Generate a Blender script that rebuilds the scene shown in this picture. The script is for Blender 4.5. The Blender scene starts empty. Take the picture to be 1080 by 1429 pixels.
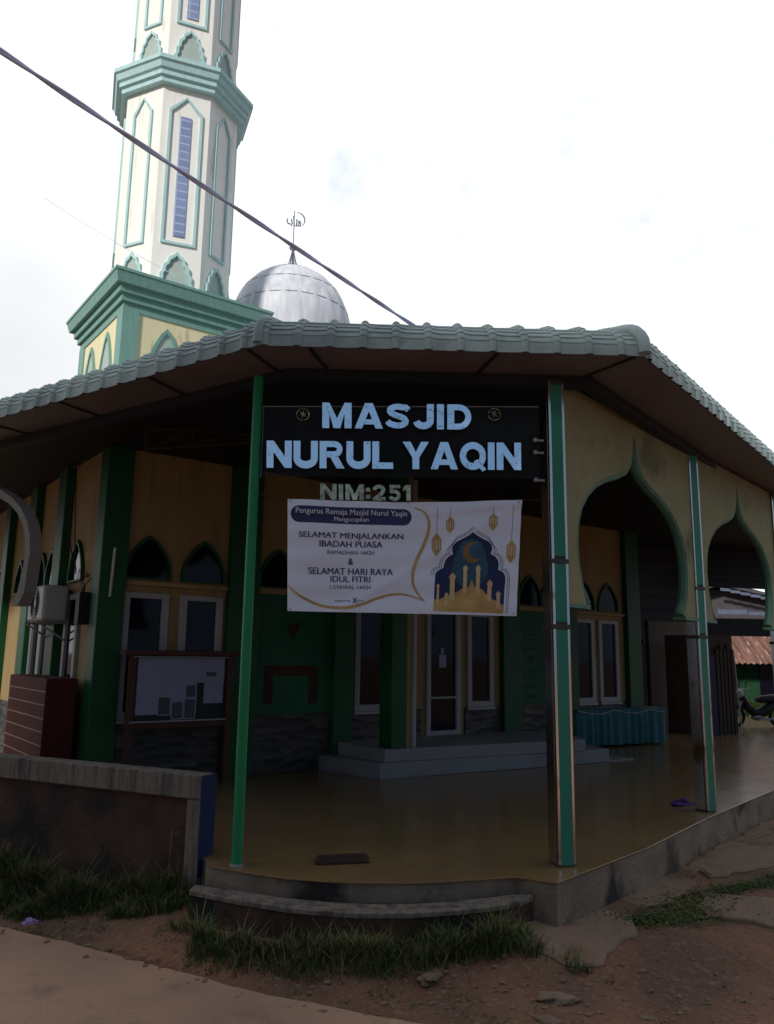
import bpy, bmesh, math, random
from mathutils import Vector, Matrix, noise
random.seed(7)
SC = bpy.context.scene
COL = SC.collection
R = math.radians
V = Vector

# ------------------------------------------------------------------ helpers
def tag(o, label=None, cat=None, group=None, kind=None):
    if label: o['label'] = label
    if cat: o['category'] = cat
    if group: o['group'] = group
    if kind: o['kind'] = kind
    return o

def empty(name, loc, label, cat, group=None):
    o = bpy.data.objects.new(name, None); COL.objects.link(o); o.location = loc
    return tag(o, label, cat, group)

def root_of(o):
    while o.parent: o = o.parent
    return o

class MB:
    def __init__(s): s.v = []; s.f = []; s.sm = False
    def add(s, vs, fs):
        n = len(s.v); s.v += [tuple(v) for v in vs]; s.f += [tuple(i + n for i in f) for f in fs]; return s
    def hexa(s, b, t):      # bottom 4, top 4 (ccw)
        n = len(b)
        return s.add(list(b) + list(t), [tuple(range(n))[::-1], tuple(range(n, 2 * n))] + [(i, (i + 1) % n, n + (i + 1) % n, n + i) for i in range(n)])
    def box(s, c, d, ax=(1, 0), tilt=0):
        """centre c, full sizes d, local x axis ax (horizontal)"""
        a = V((ax[0], ax[1], 0)).normalized(); b = V((-a.y, a.x, 0)); c = V(c); u = V((0, 0, 1))
        p = [c + a * x * d[0] / 2 + b * y * d[1] / 2 for x, y in ((-1, -1), (1, -1), (1, 1), (-1, 1))]
        return s.hexa([q - u * d[2] / 2 for q in p], [q + u * d[2] / 2 for q in p])
    def prism(s, poly, z0, z1):
        return s.hexa([(x, y, z0) for x, y in poly], [(x, y, z1) for x, y in poly])
    def tube(s, pts, r, n=8, closed=False, cap=True):
        pts = [V(p) for p in pts]; m = len(pts); rings = []
        rr = r if isinstance(r, (list, tuple)) else [r] * m
        up = None
        for i, p in enumerate(pts):
            if closed: t = pts[(i + 1) % m] - pts[i - 1]
            else: t = pts[min(i + 1, m - 1)] - pts[max(i - 1, 0)]
            t.normalize()
            if up is None: up = V((0, 0, 1)) if abs(t.z) < .9 else V((1, 0, 0))
            a = t.cross(up).normalized(); b = a.cross(t).normalized(); up = b
            rings.append([p + (a * math.cos(2 * math.pi * k / n) + b * math.sin(2 * math.pi * k / n)) * rr[i] for k in range(n)])
        vs = [q for g in rings for q in g]; fs = []
        for i in range(m if closed else m - 1):
            j = (i + 1) % m
            for k in range(n):
                fs.append((i * n + k, i * n + (k + 1) % n, j * n + (k + 1) % n, j * n + k))
        if cap and not closed: fs += [tuple(range(n))[::-1], tuple(range((m - 1) * n, m * n))]
        return s.add(vs, fs)
    def lathe(s, prof, c, n=32, rot=0):
        """prof [(r,z)], centre c"""
        vs = []; fs = []
        for r, z in prof:
            for k in range(n):
                a = rot + 2 * math.pi * k / n; vs.append((c[0] + r * math.cos(a), c[1] + r * math.sin(a), c[2] + z))
        for i in range(len(prof) - 1):
            for k in range(n): fs.append((i * n + k, i * n + (k + 1) % n, (i + 1) * n + (k + 1) % n, (i + 1) * n + k))
        fs += [tuple(range(n))[::-1], tuple(range((len(prof) - 1) * n, len(prof) * n))]
        return s.add(vs, fs)
    def ball(s, c, r, sub=2, sc=(1, 1, 1), nz=0, rot=0):
        bm = bmesh.new(); bmesh.ops.create_icosphere(bm, subdivisions=sub, radius=1)
        ca, sa = math.cos(rot), math.sin(rot); off = V((c[0] * 3.1, c[1] * 2.7, c[2]))
        vs = []
        for v in bm.verts:
            k = 1 + nz * noise.noise(v.co * 1.3 + off)
            x, y, z = v.co.x * r * sc[0] * k, v.co.y * r * sc[1] * k, v.co.z * r * sc[2] * k
            vs.append((c[0] + x * ca - y * sa, c[1] + x * sa + y * ca, c[2] + z))
        fs = [tuple(v.index for v in f.verts) for f in bm.faces]; bm.free()
        return s.add(vs, fs)
    def build(s, name, mat, parent=None, smooth=False, bevel=0, fixn=True):
        off = V((0, 0, 0))
        if parent is not None: off = root_of(parent).location
        me = bpy.data.meshes.new(name); me.from_pydata([V(v) - off for v in s.v], [], s.f)
        if fixn:
            bm = bmesh.new(); bm.from_mesh(me); bmesh.ops.recalc_face_normals(bm, faces=bm.faces); bm.to_mesh(me); bm.free()
        me.materials.append(mat)
        o = bpy.data.objects.new(name, me); COL.objects.link(o)
        if parent is not None: o.parent = parent
        if smooth:
            me.polygons.foreach_set('use_smooth', [True] * len(me.polygons))
            try: me.set_sharp_from_angle(angle=R(40))
            except Exception: pass
        if bevel:
            b = o.modifiers.new('bevel', 'BEVEL'); b.width = bevel; b.segments = 2; b.limit_method = 'ANGLE'
        me.update()
        return o

def pieces(mb, name, mt, parent=None, **k):
    """build each loose piece of the mesh data as an object of its own"""
    n = len(mb.v); f_ = list(range(n))
    def find(i):
        while f_[i] != i: f_[i] = f_[f_[i]]; i = f_[i]
        return i
    for f in mb.f:
        a = find(f[0])
        for j in f[1:]: f_[find(j)] = a
    groups = {}
    for f in mb.f: groups.setdefault(find(f[0]), []).append(f)
    out = []
    for fs in groups.values():
        ids = sorted({i for f in fs for i in f}); mp = {i: q for q, i in enumerate(ids)}
        m = MB(); m.add([mb.v[i] for i in ids], [tuple(mp[i] for i in f) for f in fs]); out.append(m.build(name, mt, parent, **k))
    return out

# ------------------------------------------------------------------ materials
def mat(name, col, rough=.6, metal=0, var=.25, scale=3.0, bump=.0, bscale=30, col2=None, spec=.25, streak=False, dirt=None):
    m = bpy.data.materials.new(name); m.use_nodes = True
    nt = m.node_tree; N = nt.nodes; L = nt.links; b = N['Principled BSDF']
    b.inputs['Roughness'].default_value = rough; b.inputs['Metallic'].default_value = metal
    b.inputs['Specular IOR Level'].default_value = spec
    tc = N.new('ShaderNodeTexCoord'); nz = N.new('ShaderNodeTexNoise'); nz.inputs['Scale'].default_value = scale; nz.inputs['Detail'].default_value = 6
    mp = N.new('ShaderNodeMapping')
    if streak: mp.inputs['Scale'].default_value = (6, 6, .7)
    L.new(tc.outputs['Object'], mp.inputs['Vector']); L.new(mp.outputs['Vector'], nz.inputs['Vector'])
    cr = N.new('ShaderNodeValToRGB')
    c2 = col2 or tuple(c * (1 - var) for c in col)
    cr.color_ramp.elements[0].position = .3; cr.color_ramp.elements[1].position = .7
    cr.color_ramp.elements[0].color = (*c2, 1); cr.color_ramp.elements[1].color = (*col, 1)
    L.new(nz.outputs['Fac'], cr.inputs['Fac']); out = cr.outputs['Color']
    if dirt:
        n2 = N.new('ShaderNodeTexNoise'); n2.inputs['Scale'].default_value = dirt[1]; n2.inputs['Detail'].default_value = 8
        L.new(mp.outputs['Vector'], n2.inputs['Vector'])
        r2 = N.new('ShaderNodeValToRGB'); r2.color_ramp.elements[0].position = dirt[2]; r2.color_ramp.elements[1].position = dirt[2] + .14
        mx = N.new('ShaderNodeMix'); mx.data_type = 'RGBA'
        L.new(n2.outputs['Fac'], r2.inputs['Fac']); L.new(r2.outputs['Color'], mx.inputs['Factor'])
        L.new(out, mx.inputs['A']); mx.inputs['B'].default_value = (*dirt[0], 1); out = mx.outputs['Result']
    L.new(out, b.inputs['Base Color'])
    if bump:
        n3 = N.new('ShaderNodeTexNoise'); n3.inputs['Scale'].default_value = bscale; n3.inputs['Detail'].default_value = 8
        bp = N.new('ShaderNodeBump'); bp.inputs['Strength'].default_value = bump; bp.inputs['Distance'].default_value = .02
        L.new(tc.outputs['Object'], n3.inputs['Vector']); L.new(n3.outputs['Fac'], bp.inputs['Height']); L.new(bp.outputs['Normal'], b.inputs['Normal'])
    return m

M = {}
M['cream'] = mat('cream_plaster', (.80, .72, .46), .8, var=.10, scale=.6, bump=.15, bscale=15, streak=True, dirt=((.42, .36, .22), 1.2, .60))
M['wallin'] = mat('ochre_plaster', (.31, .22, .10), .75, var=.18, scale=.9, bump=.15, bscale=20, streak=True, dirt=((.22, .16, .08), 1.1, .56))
M['minaret'] = mat('pale_plaster', (.90, .89, .84), .8, var=.06, scale=.8, bump=.2, bscale=9, streak=True, dirt=((.64, .61, .50), 1.0, .60))
M['trim'] = mat('green_trim', (.47, .69, .69), .6, var=.15, scale=2, bump=.08, streak=True)  # upper trim colour whitened to imitate glare over the minaret
M['trimlow'] = mat('deep_green_trim', (.20, .37, .32), .6, var=.18, scale=2, bump=.08, streak=True)
M['panelgrey'] = mat('pale_green_infill', (.42, .50, .46), .8, var=.08)
M['green'] = mat('green_paint', (.007, .072, .024), .5, var=.25, scale=2, bump=.05)
M['greenpole'] = mat('green_gloss', (.01, .19, .07), .4, var=.18, scale=6, bump=.04, dirt=((.10, .07, .03), 9, .68))
M['teal'] = mat('teal_panel', (.03, .20, .135), .4, var=.15, scale=2)
M['steel'] = mat('stainless', (.62, .60, .58), .16, 1, var=.1, scale=5, dirt=((.30, .17, .08), 4, .60))
M['bronze'] = mat('brown_band', (.06, .05, .045), .4, .2)
M['glass'] = mat('dark_glass', (.004, .004, .012), .06, var=.1, spec=.18)
M['white'] = mat('white_frame', (.29, .29, .31), .45, var=.1)
M['greenwall'] = mat('green_wall', (.007, .09, .04), .6, var=.25, scale=1.5, dirt=((.008, .08, .035), 2.5, .55))
M['greenwriting'] = mat('faded_writing', (.02, .05, .07), .7)
M['redpaint'] = mat('faded_red_paint', (.05, .02, .012), .7, var=.5, scale=14)
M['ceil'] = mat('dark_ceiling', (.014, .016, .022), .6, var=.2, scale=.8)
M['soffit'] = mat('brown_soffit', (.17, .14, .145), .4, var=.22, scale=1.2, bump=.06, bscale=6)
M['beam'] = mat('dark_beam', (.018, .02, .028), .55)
M['tile'] = mat('roof_tile', (.29, .37, .37), .6, var=.22, scale=5, bump=.25, bscale=35, dirt=((.19, .25, .25), 3, .55))
M['arch'] = mat('arch_plaster', (.27, .25, .125), .8, var=.3, scale=1.3, bump=.12, dirt=((.11, .11, .06), 1.3, .56))
M['archgrey'] = mat('grey_arch_plaster', (.22, .20, .18), .75, var=.2, scale=1.3)
M['moss'] = mat('arch_edge_green', (.07, .17, .11), .6, var=.3, scale=5)
M['step'] = mat('grey_step_tile', (.21, .21, .235), .4, var=.15, scale=3)
M['conc'] = mat('stained_concrete', (.22, .17, .13), .9, var=.4, scale=3, bump=.5, bscale=25, dirt=((.025, .022, .02), 2.2, .52))
M['conc2'] = mat('apron_concrete', (.23, .15, .105), .9, var=.35, scale=2.2, bump=.6, bscale=22, dirt=((.11, .065, .042), 2.2, .50))
M['brickwall'] = mat('old_brick', (.085, .042, .032), .9, var=.5, scale=3, bump=.6, bscale=18, dirt=((.018, .016, .014), 1.8, .5))
M['coping'] = mat('weathered_coping', (.185, .15, .125), .9, var=.5, scale=4, bump=.4, bscale=25, streak=True, dirt=((.06, .05, .045), 1.5, .52))
M['blue'] = mat('blue_paint', (.005, .018, .075), .7, var=.25, scale=5)
M['stone'] = None
M['letter'] = mat('mirror_steel_letter', (.62, .78, .96), .04, 1, var=.04, scale=30)
M['letterdim'] = mat('chrome_letter', (.50, .44, .33), .12, 1, var=.7, scale=22)  # dim mottled colour paints dark reflections into the chrome
M['metal'] = mat('grey_metal', (.30, .31, .34), .45, .6, bump=.05)
M['acwhite'] = mat('ac_casing', (.42, .42, .40), .45, var=.12)
M['dark'] = mat('black_plastic', (.012, .012, .014), .5)
M['rubber'] = mat('rubber', (.01, .01, .01), .8)
M['redtile'] = mat('dark_red_tile', (.085, .012, .006), .75, var=.3, scale=4)
M['grout'] = mat('pale_grout', (.38, .24, .20), .8)
M['wood'] = mat('dark_red_wood', (.075, .022, .018), .5, var=.35, scale=6)
M['woodb'] = mat('brown_plank', (.05, .028, .022), .7, var=.4, scale=8, streak=True)
M['paper'] = mat('paper', (.24, .26, .36), .7, var=.08)
M['paperink'] = mat('printed_paper', (.10, .10, .13), .7, var=.7, scale=45)
M['boardgreen'] = mat('dark_board', (.015, .03, .028), .7)
M['cloth'] = mat('teal_cloth', (.035, .13, .15), .85, var=.2, scale=8, bump=.2, bscale=60)
M['clothw'] = mat('pale_swag', (.30, .30, .30), .8)
M['banner'] = mat('banner_vinyl', (.66, .68, .80), .5, var=.05, scale=2)
M['navy'] = mat('navy_print', (.025, .03, .10), .5, var=.1)
M['navydeep'] = mat('night_sky_print', (.012, .028, .105), .5, var=.5, scale=3)
M['tealprint'] = mat('teal_glow_print', (.03, .10, .16), .5, var=.4, scale=4)
M['gold'] = mat('gold_print', (.52, .33, .12), .45, var=.4, scale=6)
M['goldlight'] = mat('light_gold_print', (.60, .44, .24), .5, var=.25, scale=7)
M['golddark'] = mat('dark_gold_print', (.22, .12, .05), .5, var=.3, scale=9)
M['thread'] = mat('thread_print', (.12, .10, .14), .6)
M['white_print'] = mat('white_print', (.66, .68, .80), .5)
M['bluecloth'] = mat('blue_scrap', (.04, .14, .26), .5)
M['purple'] = mat('purple_cloth', (.06, .012, .16), .8)
M['lilac'] = mat('lilac_wrapper', (.30, .20, .44), .4)
M['dryleaf'] = mat('dry_leaf', (.30, .18, .11), .8)
M['cup'] = mat('plastic_cup', (.35, .50, .62), .2)
M['rust'] = None
M['greyroof'] = mat('grey_roof', (.10, .09, .10), .7, var=.4, scale=3)
M['bluewhite'] = mat('pale_boards', (.13, .15, .22), .7, var=.2)
M['greyin'] = mat('grey_brown_wall', (.17, .14, .115), .8, var=.15)
M['farwall'] = mat('green_house_wall', (.012, .06, .025), .8)
M['bark'] = mat('bark', (.09, .07, .05), .9, var=.4, bump=.5)
M['leaf'] = mat('leaf', (.05, .09, .03), .6, var=.4, scale=2)
M['grass'] = mat('grass', (.06, .092, .02), .7, var=.5, scale=2.5)
M['drygrass'] = mat('dry_grass', (.19, .145, .075), .8, var=.4, scale=3)
M['pebble'] = mat('pebble', (.19, .125, .09), .9, var=.5, scale=9, bump=.3)
M['cable'] = mat('cable', (.62, .70, .95), .55)
M['earth_dark'] = None

def nodes_mat(name):
    m = bpy.data.materials.new(name); m.use_nodes = True
    return m, m.node_tree.nodes, m.node_tree.links, m.node_tree.nodes['Principled BSDF']

def ramp(N, L, src, p0, c0, p1, c1):
    r = N.new('ShaderNodeValToRGB'); e = r.color_ramp.elements
    e[0].position = p0; e[0].color = (*c0, 1); e[1].position = p1; e[1].color = (*c1, 1); L.new(src, r.inputs['Fac']); return r.outputs['Color']
def nz(N, L, vec, sc, det=8, dist=0):
    n = N.new('ShaderNodeTexNoise'); n.inputs['Scale'].default_value = sc; n.inputs['Detail'].default_value = det; n.inputs['Distortion'].default_value = dist
    L.new(vec, n.inputs['Vector']); return n.outputs['Fac']
def mixc(N, L, f, a, b):
    m = N.new('ShaderNodeMix'); m.data_type = 'RGBA'
    for k, s in (('Factor', f), ('A', a), ('B', b)):
        if isinstance(s, (tuple, float, int)): m.inputs[k].default_value = (*s, 1) if isinstance(s, tuple) else s
        else: L.new(s, m.inputs[k])
    return m.outputs['Result']

# thin dark lines painted as branch reflections on the mirror letters
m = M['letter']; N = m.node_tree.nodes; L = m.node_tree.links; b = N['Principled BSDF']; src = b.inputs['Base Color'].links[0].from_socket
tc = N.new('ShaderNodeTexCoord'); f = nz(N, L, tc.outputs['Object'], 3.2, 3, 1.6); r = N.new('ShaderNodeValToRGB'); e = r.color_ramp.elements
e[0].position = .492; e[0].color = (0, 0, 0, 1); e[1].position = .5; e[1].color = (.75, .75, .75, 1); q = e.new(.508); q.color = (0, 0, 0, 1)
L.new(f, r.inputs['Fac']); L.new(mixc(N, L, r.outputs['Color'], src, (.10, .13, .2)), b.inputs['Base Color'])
# stone wainscot
m, N, L, b = nodes_mat('stacked_stone'); tc = N.new('ShaderNodeTexCoord'); mp = N.new('ShaderNodeMapping'); mp.inputs['Scale'].default_value = (4, 4, 11)
L.new(tc.outputs['Object'], mp.inputs[0]); vo = N.new('ShaderNodeTexVoronoi'); vo.inputs['Scale'].default_value = 1; L.new(mp.outputs[0], vo.inputs['Vector'])
L.new(ramp(N, L, vo.outputs['Color'], .2, (.01, .01, .012), .9, (.05, .042, .038)), b.inputs['Base Color']); b.inputs['Roughness'].default_value = .6
bp = N.new('ShaderNodeBump'); bp.inputs['Strength'].default_value = .8; bp.inputs['Distance'].default_value = .03; L.new(vo.outputs['Distance'], bp.inputs['Height']); L.new(bp.outputs['Normal'], b.inputs['Normal'])
M['stone'] = m
# rusty corrugated roof
m, N, L, b = nodes_mat('rusty_sheet'); tc = N.new('ShaderNodeTexCoord'); mp = N.new('ShaderNodeMapping'); mp.inputs['Scale'].default_value = (5, .6, .6)
L.new(tc.outputs['Object'], mp.inputs[0]); f = nz(N, L, mp.outputs[0], 1.4)
c = ramp(N, L, f, .35, (.09, .035, .025), .62, (.20, .09, .06)); f2 = nz(N, L, mp.outputs[0], 3.0)
L.new(mixc(N, L, ramp(N, L, f2, .60, (0, 0, 0), .66, (1, 1, 1)), c, (.40, .34, .32)), b.inputs['Base Color']); b.inputs['Roughness'].default_value = .8
M['rust'] = m
# veranda floor: glazed brown ochre tile
m, N, L, b = nodes_mat('glazed_floor'); tc = N.new('ShaderNodeTexCoord'); mp = N.new('ShaderNodeMapping'); mp.inputs['Rotation'].default_value = (0, 0, R(-40)); L.new(tc.outputs['Object'], mp.inputs[0])
br = N.new('ShaderNodeTexBrick'); br.offset = 0; br.inputs['Scale'].default_value = 1; br.inputs['Brick Width'].default_value = .4; br.inputs['Row Height'].default_value = .4; br.inputs['Mortar Size'].default_value = .004
br.inputs['Color1'].default_value = (.205, .125, .055, 1); br.inputs['Color2'].default_value = (.19, .114, .050, 1); br.inputs['Mortar'].default_value = (.15, .09, .04, 1); L.new(mp.outputs[0], br.inputs['Vector'])
f = nz(N, L, tc.outputs['Object'], 1.3); L.new(mixc(N, L, ramp(N, L, f, .42, (0, 0, 0), .75, (.55, .55, .55)), br.outputs['Color'], (.11, .08, .05)), b.inputs['Base Color'])
f3 = nz(N, L, tc.outputs['Object'], 4); rr = N.new('ShaderNodeMapRange'); rr.inputs['To Min'].default_value = .12; rr.inputs['To Max'].default_value = .28; L.new(f3, rr.inputs['Value']); L.new(rr.outputs[0], b.inputs['Roughness'])
b.inputs['Specular IOR Level'].default_value = .45
M['floor'] = m
# earth
m, N, L, b = nodes_mat('bare_earth'); tc = N.new('ShaderNodeTexCoord'); O = tc.outputs['Object']
f = nz(N, L, O, .9, 10, .4); c = ramp(N, L, f, .36, (.085, .040, .023), .66, (.185, .080, .041))
f2 = nz(N, L, O, 14, 8); c = mixc(N, L, ramp(N, L, f2, .56, (0, 0, 0), .72, (.8, .8, .8)), c, (.17, .098, .062))
f4 = nz(N, L, O, 55, 4); c = mixc(N, L, ramp(N, L, f4, .62, (0, 0, 0), .70, (.7, .7, .7)), c, (.26, .18, .13))
L.new(c, b.inputs['Base Color']); b.inputs['Roughness'].default_value = .92
bp = N.new('ShaderNodeBump'); bp.inputs['Strength'].default_value = .9; bp.inputs['Distance'].default_value = .03; L.new(nz(N, L, O, 22, 12), bp.inputs['Height']); L.new(bp.outputs['Normal'], b.inputs['Normal'])
M['earth'] = m
m, N, L, b = nodes_mat('worn_road'); tc = N.new('ShaderNodeTexCoord'); O = tc.outputs['Object']
f = nz(N, L, O, .7, 8, .3); c = ramp(N, L, f, .35, (.235, .135, .088), .68, (.35, .20, .13))
f2 = nz(N, L, O, 90, 4); c = mixc(N, L, ramp(N, L, f2, .45, (0, 0, 0), .75, (.5, .5, .5)), c, (.13, .10, .085))
f5 = nz(N, L, O, 2.6, 8); c = mixc(N, L, ramp(N, L, f5, .56, (0, 0, 0), .72, (.6, .6, .6)), c, (.13, .085, .06))
vc = N.new('ShaderNodeTexVoronoi'); vc.feature = 'DISTANCE_TO_EDGE'; vc.inputs['Scale'].default_value = 1.1; wv = N.new('ShaderNodeVectorMath'); wv.operation = 'ADD'; wn = N.new('ShaderNodeTexNoise'); wn.inputs['Scale'].default_value = 5; L.new(O, wn.inputs['Vector']); L.new(O, wv.inputs[0]); ws = N.new('ShaderNodeVectorMath'); ws.operation = 'SCALE'; ws.inputs['Scale'].default_value = .35; L.new(wn.outputs['Color'], ws.inputs[0]); L.new(ws.outputs[0], wv.inputs[1]); L.new(wv.outputs[0], vc.inputs['Vector'])
c = mixc(N, L, ramp(N, L, vc.outputs['Distance'], .002, (.25, .25, .25), .008, (0, 0, 0)), c, (.09, .06, .045))
L.new(c, b.inputs['Base Color']); b.inputs['Roughness'].default_value = .85
bp = N.new('ShaderNodeBump'); bp.inputs['Strength'].default_value = .5; bp.inputs['Distance'].default_value = .01; L.new(nz(N, L, O, 70, 8), bp.inputs['Height']); L.new(bp.outputs['Normal'], b.inputs['Normal'])
M['road'] = m
# dome sheets
m, N, L, b = nodes_mat('galvanised_dome'); tc = N.new('ShaderNodeTexCoord'); mp = N.new('ShaderNodeMapping'); mp.inputs['Scale'].default_value = (4, 4, .6); L.new(tc.outputs['Object'], mp.inputs[0])
L.new(ramp(N, L, nz(N, L, mp.outputs[0], 1.6), .3, (.50, .52, .58), .7, (.74, .75, .80)), b.inputs['Base Color']); b.inputs['Metallic'].default_value = 0; b.inputs['Roughness'].default_value = .75
M['dome'] = m
# glass block slit
m, N, L, b = nodes_mat('glass_block'); tc = N.new('ShaderNodeTexCoord'); br = N.new('ShaderNodeTexBrick'); br.offset = 0
mp = N.new('ShaderNodeMapping'); mp.inputs['Rotation'].default_value = (R(90), 0, 0); L.new(tc.outputs['Object'], mp.inputs[0]); L.new(mp.outputs[0], br.inputs['Vector'])
br.inputs['Scale'].default_value = 1; br.inputs['Brick Width'].default_value = .5; br.inputs['Row Height'].default_value = .22; br.inputs['Mortar Size'].default_value = .02
br.inputs['Color1'].default_value = (.22, .27, .46, 1); br.inputs['Color2'].default_value = (.26, .33, .54, 1); br.inputs['Mortar'].default_value = (.42, .48, .64, 1)
L.new(br.outputs['Color'], b.inputs['Base Color']); b.inputs['Roughness'].default_value = .3
M['block'] = m
# clear acrylic pane
m, N, L, b = nodes_mat('clear_acrylic'); b.inputs['Base Color'].default_value = (.02, .025, .03, 1); b.inputs['Roughness'].default_value = .15; b.inputs['Alpha'].default_value = .3; b.inputs['Specular IOR Level'].default_value = .1
M['acrylic'] = m

# ------------------------------------------------------------------ frames of reference
U = V((.8, .6, 0)); W = V((-.6, .8, 0)); Z = V((0, 0, 1))
D0 = V((.966, 13.0, 0))
def A(s, o=0, z=0): return D0 + U * s - W * o + Z * z            # main wall: s along, o out towards the veranda
C0 = A(-5.57)
def LW(s, o=0, z=0): return C0 + W * s - U * o + Z * z           # left wall
CZ = 4.15

mosque = empty('mosque', A(0), 'cream and green mosque with deep veranda, ribbed green tile eaves and small silver dome', 'mosque')
minaret = empty('minaret', (-5.9, 19.4, 0), 'tall octagonal cream minaret trimmed in pale green rising behind the eaves', 'minaret')

# ------------------------------------------------------------------ walls
def wall_box(fn, s0, s1, z0, z1, d0, d1, name, mt, parent=None, **k):
    p = [fn(s0, d0), fn(s1, d0), fn(s1, d1), fn(s0, d1)]
    return MB().hexa([q + Z * z0 for q in p], [q + Z * z1 for q in p]).build(name, mt, parent or mosque, **k)
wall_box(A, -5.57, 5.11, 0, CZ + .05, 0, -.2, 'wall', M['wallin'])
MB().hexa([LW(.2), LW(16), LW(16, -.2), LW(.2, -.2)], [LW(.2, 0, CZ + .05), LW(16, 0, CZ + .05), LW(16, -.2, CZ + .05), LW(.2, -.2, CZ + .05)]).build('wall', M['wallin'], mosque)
# recess at the right end and grey wall
g0, g1 = V((5.55, 18.75, 0)), V((8.2, 20.35, 0))
gd = (g1 - g0).normalized(); gn = V((-gd.y, gd.x, 0))
gw = MB().hexa([g0, g1, g1 + gn * .2, g0 + gn * .2], [q + Z * 3.2 for q in (g0, g1, g1 + gn * .2, g0 + gn * .2)]).build('side_wall', M['greyin'], mosque)
MB().tube([g0 + gd * .82 - gn * .06 + Z * .02, g0 + gd * .82 - gn * .06 + Z * 2.6], .045).build('downpipe', M['dark'], gw)
MB().lathe([(.06, 0), (.09, .03), (.09, .1), (.05, .14)], g0 + gd * .55 - gn * .1 + Z * 1.95, 12).build('wall_lamp', M['dark'], gw)
wall_box(lambda s, o: A(5.11) + W * s + U * o, 0, 3.2, 0, CZ, 0, -.2, 'side_wall', M['greyin'])
# wainscot
for s0, s1 in ((-5.27, -3.9), (-3.45, -2.2), (-1.87, -.5), (.42, 1.24), (1.66, 2.85), (3.2, 4.7)):
    wall_box(A, s0, s1, 0, .78, .035, .002, 'stone_wainscot', M['stone'], bevel=.01)
for s0, s1 in ((.3, 1.5), (1.92, 3.14), (3.57, 5.0)):
    wall_box(LW, s0, s1, 0, .78, .035, .002, 'stone_wainscot', M['stone'])
# pilasters
MB().hexa([C0 - W * .1 - U * .05, C0 + U * .28 - W * .1, C0 + U * .28 + W * .02, C0 + W * .2 + U * .02, C0 + W * .2 - U * .05],
          [q + Z * CZ for q in (C0 - W * .1 - U * .05, C0 + U * .28 - W * .1, C0 + U * .28 + W * .02, C0 + W * .2 + U * .02, C0 + W * .2 - U * .05)]).build('corner_column', M['green'], mosque, bevel=.01)
for s0, s1 in ((-3.9, -3.45), (-2.2, -1.87), (1.24, 1.66), (2.85, 3.18), (4.70, 5.12)):
    wall_box(A, s0, s1, 0, CZ, .12, .0, 'pilaster', M['green'], bevel=.01)
for s0, s1 in ((1.5, 1.9), (3.14, 3.56), (4.95, 5.3), (7.3, 7.65), (9.2, 9.6)):
    wall_box(LW, s0, s1, 0, CZ, .12, .0, 'pilaster', M['green'], bevel=.01)
# green wall bays
gwl = wall_box(A, -3.45, -2.2, .785, 2.42, .012, .002, 'green_wall_panel', M['greenwall'])
mb = MB()
for x0, z0, x1, z1 in ((-3.28, 1.30, -2.42, 1.44), (-3.28, .92, -3.14, 1.30), (-2.56, .92, -2.42, 1.30)):
    p = [A(x0, .013), A(x1, .013), A(x1, .017), A(x0, .017)]; mb.hexa([q + Z * z0 for q in p], [q + Z * z1 for q in p])
p = [A(-2.95, .013, 2.0), A(-2.72, .013, 2.05), A(-2.84, .013, 1.78)]; mb.hexa(p, [q - W * .004 for q in p])
mb.build('wall_drawing', M['redpaint'], gwl)
gp = wall_box(A, 1.72, 2.40, .785, 2.42, .012, .002, 'green_wall_panel', M['greenwall'])
mb = MB()
for k, (zz, w, hh) in enumerate(((1.98, .36, .03), (1.9, .3, .025), (1.72, .4, .05), (1.5, .13, .13), (1.36, .2, .03), (1.27, .3, .025), (1.08, .36, .03), (.9, .3, .06))):
    c = 2.02 + .05 * math.sin(k * 2.1)
    for j in range(5):
        a = c - w / 2 + j * w / 5; p = [A(a, .013), A(a + w / 6.5, .013), A(a + w / 6.5, .017), A(a, .017)]
        mb.hexa([q + Z * (zz + .006 * ((j * 7) % 3)) for q in p], [q + Z * (zz + hh) for q in p])
mb.build('faded_lettering', M['greenwriting'], gp)
wall_box(A, 1.66, 1.72, .785, 2.45, .03, .002, 'panel_border', M['cream'])

# windows: white frame with dark pane
def window(fn, s, z0=.78, z1=2.33, w=.6, fr=.095, name='window'):
    m = MB()
    for a, b, c, d in ((s - w / 2, s - w / 2 + fr, z0, z1), (s + w / 2 - fr, s + w / 2, z0, z1), (s - w / 2 + fr, s + w / 2 - fr, z1 - fr * .75, z1), (s - w / 2 + fr, s + w / 2 - fr, z0, z0 + fr)):
        p = [fn(a, .05), fn(b, .05), fn(b, .002), fn(a, .002)]; m.hexa([q + Z * c for q in p], [q + Z * d for q in p])
    o = m.build(name, M['white'], mosque, bevel=.006)
    p = [fn(s - w / 2 + fr, .014), fn(s + w / 2 - fr, .014), fn(s + w / 2 - fr, .004), fn(s - w / 2 + fr, .004)]
    MB().hexa([q + Z * (z0 + fr) for q in p], [q + Z * (z1 - fr * .75) for q in p]).build('pane', M['glass'], o)
    m = MB()
    p = [fn(s - w / 2 - .02, .075), fn(s + w / 2 + .02, .075), fn(s + w / 2 + .02, .002), fn(s - w / 2 - .02, .002)]
    m.hexa([q + Z * (z0 - .04) for q in p], [q + Z * (z0 - .002) for q in p]).build('sill', M['white'], o)
    return o
def ogive(w, h, n=10, ogee=0):
    """half outline from foot to peak: list of (x,z)"""
    pts = []
    for i in range(n + 1):
        t = i / n; x = w / 2 * math.cos(t * math.pi / 2) ** .72 if t < 1 else 0
        pts.append((x, h * (.12 + .88 * t) if i else h * .12))
    return [(w / 2, 0)] + pts
def outline(w, h):
    hp = ogive(w, h); return [(-x, z) for x, z in hp] + [(x, z) for x, z in hp[-2::-1]]
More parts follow.
